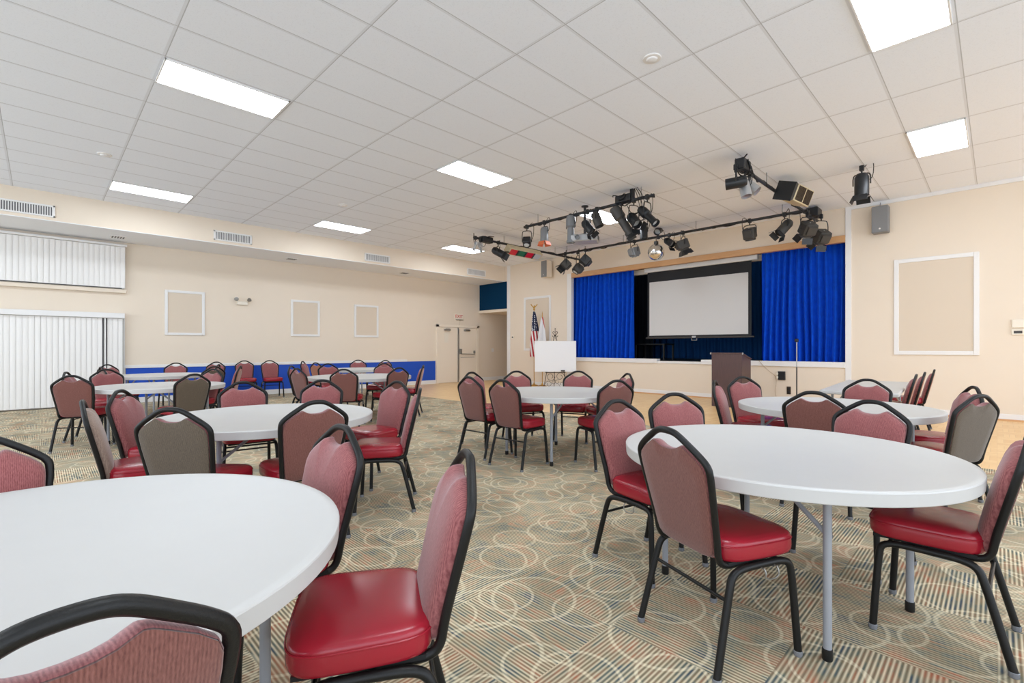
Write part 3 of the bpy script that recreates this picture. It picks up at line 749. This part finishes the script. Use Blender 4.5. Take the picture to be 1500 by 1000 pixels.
# whiteboard on ornate easel (board faces the camera corner)
RZ = math.radians(45)
t = thing('display_easel', 'ornate bronzed iron scrollwork easel holding the whiteboard', 'easel', (-9.29, 10.98, 0), RZ)
def scroll(cx, cz, r, a0, a1, y=0, n=20): return [(cx+r*(1-.6*i/n)*math.cos(a0+(a1-a0)*i/n), y, cz+r*(1-.6*i/n)*math.sin(a0+(a1-a0)*i/n)) for i in range(n+1)]
for s in (-1, 1):
    MB().tube(chaikin([(s*.36, -.10, .0), (s*.30, -.06, .3), (s*.24, -.02, .6), (s*.10, .03, 1.2), (s*.02, .05, 1.62)], 2), .010, 6).build('leg', M['iron'], t)
MB().tube([(0, .42, 0), (0, .08, 1.4)], .010, 6).build('leg', M['iron'], t)
mb = MB()
for s in (-1, 1):
    mb.tube(scroll(s*.14, .38, .13, 0, s*7.5, -.05), .007, 6).tube(scroll(s*.20, .16, .10, PI, PI+s*7, -.06), .006, 6).tube(scroll(s*.06, .22, .07, 1, 1+s*6, -.055), .006, 6)
    mb.tube(scroll(s*.055, 1.60, .05, PI/2, PI/2+s*5, .05), .008, 6).tube(scroll(s*.04, 1.70, .04, -PI/2, -PI/2+s*5, .05), .008, 6)
mb.tube([(0, .05, 1.5), (0, .05, 1.80)], .008, 6).lathe([(0, 1.78), (.02, 1.80), (0, 1.84)], 10, Matrix.Translation((0, .05, 0)))
mb.tube([(-.26, -.03, .50), (.26, -.03, .50)], .010, 6)
mb.build('scrollwork', M['iron'], t)
MB().bbox(-.30, -.24, -.07, .0, .495, .52, .004).bbox(.24, .30, -.07, .0, .495, .52, .004).build('ledge', M['iron'], t)
t = thing('whiteboard', 'blank white marker board resting on the ornate easel', 'whiteboard', (-9.29, 10.98, .525), RZ)
TI = Matrix.Rotation(-.05, 4, 'X')
MB().bbox(-.61, .61, -.055, -.035, 0, .915, .004, TI).build('board', M['whiteboard'], t)
mb = MB().bbox(-.615, .615, -.06, -.03, -.006, .008, .003, TI).bbox(-.615, .615, -.06, -.03, .907, .921, .003, TI).bbox(-.621, -.607, -.06, -.03, -.006, .921, .003, TI).bbox(.607, .621, -.06, -.03, -.006, .921, .003, TI)
mb.build('frame', M['white'], t)
MB().bbox(.16, .28, -.10, -.06, .008, .05, .006).build('eraser', M['charcoal'], t)
def drape_flag(z1, z0, r0, r1, seed, x0=0):
    rnd = random.Random(seed); n = 40; rows = 16; vs = []; fs = []
    for r in range(rows+1):
        q = r/rows; z = z1+(z0-z1)*q; R = r0+(r1-r0)*min(1, q*1.3)**.8
        for i in range(n):
            a = 2*PI*i/n; rr = R*(1+.28*math.sin(5*a+q*2+seed)+.12*math.sin(9*a+seed*2))
            vs.append((x0*q+rr*math.cos(a), rr*.65*math.sin(a), z))
    for r in range(rows):
        for i in range(n): fs.append((r*n+i, (r+1)*n+i, (r+1)*n+(i+1) % n, r*n+(i+1) % n))
    fs += [tuple(range(n)), tuple(range(rows*n+n-1, rows*n-1, -1))]
    return MB().add(vs, fs)
t = thing('flagpole', 'stars and stripes flag furled on brass pole with eagle finial, behind whiteboard', 'flag', (-10.56, 11.42, 0), RZ)
MB().lathe([(0, 0), (.15, 0), (.15, .015), (.10, .04), (.03, .06), (.02, .11)], 20).build('base', M['brass'], t)
MB().cyl((0, 0, .06), (0, 0, 2.46), .013, 10).build('pole', M['brass'], t)
mb = MB().lathe([(0, 2.44), (.03, 2.46), (.035, 2.49), (.02, 2.52), (0, 2.52)], 12)
for s in (-1, 1): mb.tube(chaikin([(0, 0, 2.50), (s*.03, 0, 2.57), (s*.09, 0, 2.62), (s*.10, 0, 2.66)], 2), [.022]*4+[.018]*4+[.012]*6 if False else .014, 6)
mb.tube([(0, 0, 2.5), (0, -.01, 2.58), (.02, -.03, 2.60)], .02, 8)
mb.build('eagle_finial', M['brass'], t)
drape_flag(2.42, .95, .025, .145, 1, .06).build('flag_cloth', M['usflag'], t, 70)
t = thing('flagpole', 'white flag with red bar furled on a pole beside the stars and stripes', 'flag', (-10.22, 11.44, 0), RZ)
MB().lathe([(0, 0), (.15, 0), (.15, .015), (.10, .04), (.03, .06), (.02, .11)], 20).build('base', M['brass'], t)
MB().cyl((0, 0, .06), (0, 0, 2.30), .012, 10).lathe([(0, 2.29), (.014, 2.31), (0, 2.42)], 10).build('pole', M['brass'], t)
drape_flag(2.22, .85, .02, .15, 4, -.02).build('flag_cloth', M['flag2'], t, 70)

t = thing('projection_screen', 'pull-down projection screen with black border hanging over the stage', 'projection screen', (-5.48, 12.10, 0))
MB().bbox(-1.46, 1.50, -.07, .07, 3.33, 3.455, .015).build('housing', M['white'], t)
MB().box(-1.385, 1.36, -.006, -.001, 1.52, 3.34).build('border', M['blackborder'], t)
MB().box(-1.325, 1.285, -.0085, -.0055, 1.575, 3.055).build('screen_cloth', M['screen'], t)
MB().cyl((-1.43, 0, 1.51), (1.42, 0, 1.51), .022, 10).build('weight_bar', M['charcoal'], t)
MB().tube([(-.12, 0, 1.49), (-.12, 0, 1.44), (.02, 0, 1.44), (.02, 0, 1.49)], .008, 6).bbox(-.10, 0, -.03, .02, 1.50, 1.55, .004).build('pull_handle', M['silver'], t)
t = thing('stage_table', 'small dark table standing on the stage floor in shadow', 'table', (-7.08, 12.85, .88))
MB().bbox(-.48, .48, -.3, .3, .44, .48, .005).build('tabletop', M['black'], t)
for sx in (-1, 1):
    for sy in (-1, 1): MB().bbox(sx*.45-.025, sx*.45+.025, sy*.27-.025, sy*.27+.025, 0, .44, .004).build('leg', M['black'], t)

# speakers
t = thing('wall_speaker', 'grey box loudspeaker high on the wall right of the stage', 'speaker', (-1.585, YS, 3.46), PI)
MB().bbox(-.13, .13, .05, .25, 0, .51, .012).build('cabinet', M['greybox'], t)
MB().box(-.12, .12, .25, .256, .02, .49).build('grille', M['greybox'], t)
MB().lathe([(0, 0), (.016, 0), (.016, .004), (0, .004)], 14, Matrix.Translation((0, .256, .07)) @ Matrix.Rotation(-PI/2, 4, 'X')).build('badge', M['white'], t)
MB().bbox(-.05, .05, 0, .06, .2, .32, .005).tube([(.02, .1, .51), (.02, .04, .6), (.02, .01, .65)], .004, 6).build('bracket', M['charcoal'], t)
t = thing('wall_speaker', 'grey box loudspeaker high on the wall left of the stage', 'speaker', (-10.12, YS, 3.49), PI)
R0 = Matrix.Translation((0, .20, 0)) @ Matrix.Rotation(-.15, 4, 'Z')
MB().bbox(-.13, .13, -.12, .10, 0, .52, .012, R0).build('cabinet', M['wall'], t)
MB().bbox(-.13, .13, .10, .125, 0, .52, .008, R0).build('grille', M['greybox'], t)
MB().lathe([(0, 0), (.016, 0), (.016, .004), (0, .004)], 14, R0 @ Matrix.Translation((0, .125, .07)) @ Matrix.Rotation(-PI/2, 4, 'X')).build('badge', M['white'], t)
MB().bbox(-.05, .05, 0, .12, .2, .32, .005).build('bracket', M['charcoal'], t)

# sockets and leads on the stage front
t = thing('socket_box', 'black twin socket box with plug on the stage front', 'socket', (-3.37, YS, .53), PI)
MB().bbox(-.085, .06, 0, .05, 0, .19, .006).build('box', M['black'], t)
MB().bbox(.05, .09, .02, .06, .03, .08, .004).bbox(.05, .09, .02, .06, .11, .16, .004).build('plug', M['plate'], t)
t = thing('outlet', 'small dark outlet plate low on the stage front', 'socket', (-3.22, YS, .22), PI)
MB().bbox(-.04, .04, 0, .015, 0, .17, .004).build('plate', M['iron'], t)
MB().bbox(-.025, .025, .015, .022, .02, .07, .003).bbox(-.025, .025, .015, .022, .10, .15, .003).build('receptacle', M['black'], t)
t = MB().tube(chaikin([(-3.82, YS-.05, .95), (-3.75, YS-.055, .86), (-3.6, YS-.03, .70), (-3.48, YS-.03, .63), (-3.46, YS-.03, .45), (-3.50, YS-.03, .25), (-3.42, YS-.04, .03)], 2), .005, 6).build('power_cable', M['wirebeige'])
tag(t, 'thin beige cable hanging down the stage front beside the socket box', 'cable')

# ------------------------------------------------------------------ lighting bars
def bar(name, label, pts, rods, seed):
    P0 = Vector(pts[0])
    t = thing(name, label, 'lighting bar', P0, 0, 'black lighting bars under the ceiling')
    L = [Vector(p)-P0 for p in pts]
    MB().tube(L, .028, 10).build('pipe', M['lamp_black'], t)
    rnd = random.Random(seed); a, c = L[0], L[-1]; d = (c-a); n = int(d.length*9); q = []
    side = d.cross(Vector((0, 0, 1))).normalized()
    for i in range(n+1): q.append(a+d*(i/n)+side*rnd.uniform(-.032, .032)+Vector((0, 0, rnd.uniform(-.045, .03))))
    MB().tube(chaikin(q, 1), .014, 6).build('cable', M['cable'], t)
    for r in rods:
        p = a + d*r
        MB().cyl(p, (p.x, p.y, ZC-P0.z), .007, 6).build('hanger_rod', M['lamp_grey'], t)
    return t
ZP = 3.905
bar('lighting_bar', 'front black lighting bar carrying the projector side lamps', [(-7.34, 7.62, ZP), (-4.20, 7.62, ZP)], (.13, .92), 1)
bar('lighting_bar', 'long black lighting bar parallel to the stage front', [(-8.9, 10.58, ZP), (-2.58, 10.58, ZP)], (.06, .35, .65, .93), 2)
bar('lighting_bar', 'black lighting bar running from the stage bar along left side', [(-8.87, 7.45, ZP), (-8.87, 11.65, ZP)], (.24, .72), 3)
bar('lighting_bar', 'black lighting bar running from the stage bar along right side', [(-2.65, 7.42, ZP), (-2.65, 11.6, ZP)], (.25, .8), 4)

def orient(aim):
    """matrix taking local -Z... the lamp's beam axis is local +Z"""
    z = Vector(aim).normalized(); x = Vector((0, 0, 1)).cross(z)
    if x.length < .05: x = Vector((1, 0, 0))
    x.normalize(); y = z.cross(x)
    return Matrix((x, y, z)).transposed().to_4x4()
def stage_lamp(kind, pos, drop, aim, label, body='lamp_black', gel=None, doors=True, S=1.0, ycol='lamp_black', up=False):
    """pos: point on the pipe; the lamp hangs DROP below it"""
    t = thing('stage_light', label, 'stage light', pos, 0, 'stage lights')
    sg = -1 if not up else 1
    c = Vector((0, 0, sg*drop)); Rm = Matrix.Translation(c) @ orient(aim)
    w = (.085 if kind in ('can', 'spot') else .115)*S
    side = orient(aim).to_3x3() @ Vector((1, 0, 0)); side.z = 0
    side = side.normalized() if side.length > .1 else Vector((1, 0, 0))
    MB().bbox(-.03, .03, -.035, .035, -.05, .04, .008).cyl((0, 0, sg*.04), (0, 0, sg*.10), .012, 8).build('clamp', M['lamp_black'], t)
    e = side*(w+.015); top = Vector((0, 0, sg*.095))
    MB().tube(chaikin([c+e, c+e+Vector((0, 0, -sg*(drop-.11))), top+side*.05, top-side*.05, c-e+Vector((0, 0, -sg*(drop-.11))), c-e], 2), .009, 6).build('yoke', M[ycol], t)
    if kind == 'can':
        MB().lathe([(0, -.16*S), (.06*S, -.15*S), (.085*S, -.10*S), (.085*S, .15*S), (.08*S, .15*S), (.07*S, .05*S), (0, .05*S)], 20, Rm).build('body', M[body], t)
        MB().lathe([(0, .06*S), (.076*S, .06*S), (.076*S, .07*S), (0, .07*S)], 20, Rm).build('lens', M[gel or 'glass'], t)
        fl, z0 = .085*S, .15*S
    elif kind == 'spot':
        MB().lathe([(0, -.22*S), (.07*S, -.21*S), (.085*S, -.14*S), (.085*S, -.03*S), (.062*S, .0), (.062*S, .20*S), (.075*S, .22*S), (.075*S, .26*S), (.068*S, .26*S), (.06*S, .2*S), (0, .19*S)], 20, Rm).build('body', M[body], t)
        MB().lathe([(0, .20*S), (.06*S, .20*S), (.06*S, .21*S), (0, .215*S)], 18, Rm).build('lens', M[gel or 'glass'], t)
        fl, z0 = .07*S, .26*S
    else:
        MB().bbox(-.11*S, .11*S, -.115*S, .115*S, -.12*S, .10*S, .02*S, Rm).bbox(-.085*S, .085*S, -.15*S, -.11*S, -.09*S, .06*S, .008, Rm).lathe([(.098*S, .10*S), (.105*S, .13*S), (.09*S, .13*S), (.08*S, .10*S)], 18, Rm).build('body', M[body], t)
        MB().lathe([(0, .105*S), (.08*S, .105*S), (.07*S, .125*S), (0, .14*S)], 18, Rm).build('lens', M[gel or 'glass'], t)
        MB().lathe([(0, 0), (.012, 0), (.012, .01), (0, .01)], 10, Rm @ Matrix.Translation((0, 0, -.12*S)) @ Matrix.Rotation(PI, 4, 'X')).build('knob', M['silver'], t)
        fl, z0 = .10*S, .13*S
    if doors:
        for k in range(4):
            A = Rm @ Matrix.Rotation(k*PI/2, 4, 'Z') @ Matrix.Translation((fl, 0, z0)) @ Matrix.Rotation(.45, 4, 'Y')
            MB().bbox(-.003, .003, -fl*.95, fl*.95, 0, fl*1.1, .001, A).build('barn_door', M[gel if (gel == 'orangegel') else 'lamp_black'], t)
    MB().tube(chaikin([c+(orient(aim).to_3x3() @ Vector((0, 0, -.13*S))), c+side*.14+Vector((0, 0, -sg*.02)), side*.16+Vector((0, 0, -sg*.12)), side*.03], 2), .006, 6).build('lead', M['cable'], t)
    return t
A_, B_ = 7.62, 10.58
D = (0, 0, -1)
stage_lamp('fresnel', (-7.26, A_, ZP), .34, (.35, -.5, -1), 'black lamp in tall yoke at left end of the front bar', S=.78, doors=False)
stage_lamp('can', (-6.75, A_, ZP), .26, D, 'grey can lamp with orange barn door on the front bar', 'lamp_grey', 'orangegel', True, 1.0)
stage_lamp('spot', (-6.04, A_, ZP), .25, D, 'long pale grey spotlight hanging straight down on the front bar', 'lamp_grey', None, False, 1.15)
stage_lamp('can', (-5.62, A_, ZP), .30, (.6, .1, -.8), 'black lamp with barn doors just right of the projector pole', 'lamp_black', None, True, .95)
stage_lamp('can', (-5.40, A_, ZP), .20, (.35, .1, -1), 'dark grey can lamp in the glare of the ceiling panel', 'charcoal', None, False, 1.0)
stage_lamp('spot', (-4.86, A_, ZP), .30, (.5, .35, -1), 'large black spotlight with thick body on the front bar', 'charcoal', None, True, 1.25)
stage_lamp('can', (-4.60, A_, ZP), .36, (.75, -.35, -.8), 'black lamp beneath the large spotlight on the front bar', 'lamp_black', None, True, 1.05)
stage_lamp('spot', (-4.33, A_, ZP), .33, (.7, -.1, -.7), 'black spotlight tilted right at right end of the front bar', 'lamp_black', None, False, 1.0)
stage_lamp('can', (-5.29, 9.16, ZC-.04), .37, D, 'small black can lamp hanging alone between the front and stage bars', 'lamp_black', None, False, .95)
stage_lamp('can', (-1.50, 9.22, ZC-.03), .27, D, 'black can lamp with flared barn door hanging alone at right', 'lamp_black', None, True, 1.15)
stage_lamp('can', (-8.87, 8.26, ZP), .25, (.75, .45, -.5), 'black lamp with barn doors on the left side bar', 'lamp_black', None, True, 1.1)
stage_lamp('spot', (-8.87, 7.50, ZP), .19, (-.3, -.2, -1), 'small chrome lamp at the near end of the left bar, left one', 'silver', None, False, .5, 'silver')
stage_lamp('spot', (-8.87, 7.66, ZP), .21, (.5, -.2, -1), 'small chrome lamp at the near end of the left bar, right one', 'silver', None, False, .5, 'silver')
stage_lamp('fresnel', (-8.58, B_, ZP), .31, (-.5, -.6, -.8), 'dark lamp at the left corner of the bars, largest of three', 'charcoal', None, True, 1.05)
stage_lamp('fresnel', (-8.22, B_+.1, ZP), .46, (-.35, -.5, -.8), 'dark lamp at the left corner of the bars, lowest of three', 'charcoal', None, False, 1.0)
stage_lamp('fresnel', (-7.88, B_, ZP), .29, (-.6, -.4, -.8), 'dark lamp at the left corner of the bars, rightmost of three', 'lamp_black', None, False, 1.1)
stage_lamp('fresnel', (-6.37, B_, ZP), .27, (.1, .3, -1), 'small grey lamp on the stage bar left of the mirror ball', 'lamp_grey', None, False, .95)
stage_lamp('can', (-5.72, B_, ZP), .16, (.2, -.8, -.5), 'black lamp mounted on top of the stage bar above the mirror ball', 'lamp_black', None, False, .95, up=True)
stage_lamp('can', (-5.44, B_, ZP), .17, (.7, -.3, -.5), 'black lamp on the stage bar just right of the mirror ball top', 'lamp_black', None, True, .95)
stage_lamp('fresnel', (-5.10, B_, ZP), .29, (.25, .25, -1), 'brownish lamp on the stage bar right of the mirror ball', 'charcoal', None, True, 1.0)
stage_lamp('fresnel', (-3.64, B_, ZP), .28, (0, .4, -1), 'dark lamp with pale cable loop over the projection screen edge', 'charcoal', None, False, 1.0)
stage_lamp('can', (-2.98, B_, ZP), .26, (-.5, -.55, -.8), 'dark lamp with round lens facing us near right end of the stage bar', 'charcoal', None, True, 1.1)
stage_lamp('fresnel', (-2.62, 10.75, ZP), .33, (-.45, .4, -.8), 'dark lamp at the right corner of the bars, left of a pair', 'charcoal', None, True, 1.1)
stage_lamp('fresnel', (-2.50, 11.25, ZP), .42, (-.45, .4, -.8), 'dark lamp at the right corner of the bars, right of a pair', 'charcoal', None, True, 1.1)
stage_lamp('can', (-2.70, 7.30, ZP), .23, (-1, -.3, -.05), 'black can lamp pointing left at near end of the right bar', 'lamp_black', None, False, .95)
stage_lamp('can', (-2.65, 7.50, ZP), .28, (.25, -.1, -1), 'white can lamp with red gel at near end of the right bar, lower one', 'silver', 'redgel', False, .9)
stage_lamp('can', (-2.65, 7.72, ZP), .20, (.65, .1, -.6), 'white can lamp with red gel at near end of the right bar, upper one', 'silver', 'redgel', False, .9)
for nm, p, dims in (('dimmer_box', (-8.87, 7.85, ZP), (.08, .17, .07)), ('dimmer_box', (-4.80, A_, ZP+.06), (.16, .07, .07)), ('dimmer_box', (-2.65, 7.42, ZP+.04), (.07, .14, .08)), ('dimmer_box', (-2.62, 11.2, ZP+.07), (.11, .16, .09))):
    t = thing(nm, {0: 'black dimmer box on the left side lighting bar', 1: 'black dimmer box with tangled leads on the front lighting bar', 2: 'black dimmer box at near end of the right lighting bar', 3: 'black dimmer box at the right corner of the lighting bars'}[len([o for o in bpy.data.objects if o.name.startswith('dimmer_box')])], 'dimmer', p)
    MB().bbox(-dims[0], dims[0], -dims[1], dims[1], -dims[2], dims[2], .012).build('casing', M['lamp_black'], t)
    rnd = random.Random(p[0]); q = [(rnd.uniform(-dims[0]-.06, dims[0]+.06), rnd.uniform(-dims[1]-.06, dims[1]+.06), rnd.uniform(-dims[2]-.07, dims[2]+.05)) for _ in range(12)]
    MB().tube(chaikin(q, 2), .010, 6).build('lead', M['cable'], t)
# four-gel strip lamp on the left bar
t = thing('strip_light', 'strip lamp with red and green gels on the left side bar', 'stage light', (-8.87, 9.13, ZP), 0, 'stage lights')
Rm = Matrix.Translation((.05, 0, -.13)) @ Matrix.Rotation(-.75, 4, 'Y')
MB().bbox(-.10, .10, -.62, .62, -.10, .08, .012, Rm).build('housing', M['lamp_cream'], t)
for k, gname in enumerate(('redgel', 'greengel', 'redgel', 'glass')):
    y = -.45+k*.30
    MB().bbox(-.08, .08, y-.12, y+.12, -.106, -.098, .002, Rm).build('gel', M[gname], t)
    if k < 3: MB().bbox(-.085, .085, y+.125, y+.175, -.108, -.098, .002, Rm).build('divider', M['lamp_black'], t)
MB().tube([(0, -.4, 0), (.02, -.4, -.08)], .012, 6).tube([(0, .4, 0), (.02, .4, -.08)], .012, 6).build('clamp', M['lamp_black'], t)
# cream flood box on the right bar
t = thing('flood_light', 'cream louvred flood lamp box on the right side bar', 'stage light', (-2.46, 9.15, ZP-.02), 0, 'stage lights')
Rm = Matrix.Translation((.06, 0, .0)) @ Matrix.Rotation(.35, 4, 'Y') @ Matrix.Rotation(-.2, 4, 'Z')
MB().bbox(-.13, .13, -.22, .30, -.17, .10, .01, Rm).build('housing', M['lamp_cream'], t)
mb = MB()
for k in range(20):
    if k != 10: mb.box(.130, .136, -.19+k*.0235, -.178+k*.0235, -.15, .08, Rm)
mb.build('louvre', M['iron'], t)
b = MB(); pv = [(-.12, -.22, -.16), (.12, -.22, -.16), (.12, -.22, .09), (-.12, -.22, .09), (-.16, -.34, -.21), (.15, -.34, -.21), (.15, -.34, .10), (-.16, -.34, .10)]
b.add([Rm @ Vector(p) for p in pv], [(0, 1, 5, 4), (1, 2, 6, 5), (2, 3, 7, 6), (3, 0, 4, 7), (4, 5, 6, 7), (3, 2, 1, 0)]).build('hood', M['lamp_black'], t)
MB().tube([(0, 0, .0), (.03, .02, .14), (.1, .1, .14)], .012, 6).build('yoke', M['lamp_black'], t)
# projector
t = thing('projector', 'white ceiling projector on a black pole mount behind the front bar', 'projector', (-5.86, 7.85, ZC))
MB().lathe([(0, 0), (.07, 0), (.07, -.02), (.028, -.03), (.028, -.05)][::-1], 16).cyl((0, 0, -.03), (0, 0, -.58), .026, 10).build('pole', M['lamp_black'], t)
MB().bbox(-.09, .09, -.09, .09, -.60, -.57, .005).build('mount', M['lamp_black'], t)
MB().bbox(-.27, .27, -.19, .19, -.74, -.60, .02, Matrix.Rotation(.5, 4, 'Z')).build('housing', M['silver'], t)
MB().lathe([(0, 0), (.045, 0), (.05, .06), (.04, .06), (.035, .03), (0, .03)], 16, Matrix.Rotation(.5, 4, 'Z') @ Matrix.Translation((-.12, -.19, -.67)) @ Matrix.Rotation(PI/2, 4, 'X')).build('lens', M['lamp_grey'], t)
mb = MB()
for k in range(7): mb.box(.269, .274, -.13+k*.038, -.105+k*.038, -.71, -.62, Matrix.Rotation(.5, 4, 'Z'))
mb.build('grille', M['charcoal'], t)
# cable drop at the front bar
t = MB().tube(chaikin([(-4.63, 7.62, ZC), (-4.62, 7.6, 4.05), (-4.66, 7.62, 3.98), (-4.7, 7.62, 3.93)], 2), .012, 6)
for k in range(3):
    t.tube(chaikin([(-4.58+.03*k, 7.6, ZC), (-4.5+.05*k, 7.58, 3.95), (-4.45+.05*k, 7.6, 3.66+.03*k), (-4.62, 7.6, 3.62), (-4.75, 7.62, 3.86)], 2), .006, 6)
t = t.bbox(-4.66, -4.60, 7.58, 7.66, ZC-.20, ZC, .006).build('cable_bundle', M['cable'])
tag(t, 'bundle of black cables dropping from the ceiling to the front lighting bar', 'cable')
# mirror ball
t = thing('mirror_ball', 'silver mirror ball hanging under the stage lighting bar', 'mirror ball', (-5.75, B_-.05, 3.535))
R = .195; n = 44; rows = 22; vs = []; fs = []
for i in range(rows):
    a0, a1 = PI*i/rows-PI/2, PI*(i+1)/rows-PI/2
    m = max(6, int(n*math.cos((a0+a1)/2)))
    for j in range(m):
        b0, b1 = 2*PI*j/m, 2*PI*(j+.94)/m
        o = len(vs)
        for aa, bb in ((a0, b0), (a0, b1), (a1-.006, b1), (a1-.006, b0)):
            vs.append((R*math.cos(aa)*math.cos(bb), R*math.cos(aa)*math.sin(bb), R*math.sin(aa)))
        fs.append((o, o+1, o+2, o+3))
me_ = MB().add(vs, fs).build('mirror_tiles', M['mirror'], t, 1)
MB().lathe([(0, -.188)]+[(.19*math.cos(PI*i/20-PI/2), .19*math.sin(PI*i/20-PI/2)) for i in range(1, 20)]+[(0, .19)], 28).build('core', M['silver'], t)
MB().cyl((0, 0, .185), (0, 0, .37), .008, 8).bbox(-.04, .04, -.04, .04, .19, .26, .006).build('hanger', M['lamp_black'], t)

# ------------------------------------------------------------------ light and camera
w = bpy.data.worlds.new('world'); SC.world = w; w.use_nodes = True
bg = w.node_tree.nodes['Background']; bg.inputs[0].default_value = (.87, .96, 1.09, 1); bg.inputs[1].default_value = 2.2
cd = bpy.data.cameras.new('camera'); cam = bpy.data.objects.new('camera', cd); COL.objects.link(cam)
cd.sensor_width = 36; cd.sensor_fit = 'HORIZONTAL'; cd.lens = 36*701/1500; cd.shift_y = 8.7/1500
cd.clip_start = .05; cd.clip_end = 100
cam.location = (0, 0, 1.25); cam.rotation_euler = (PI/2, 0, math.radians(45.4))
SC.camera = cam
vs_ = SC.view_settings; vs_.view_transform = 'Standard'; vs_.look = 'None'; vs_.gamma = 1; vs_.use_curve_mapping = False
vs_.exposure = 0.33
SC.cycles.use_denoising = True
SC.cycles.max_bounces = 10; SC.cycles.diffuse_bounces = 6
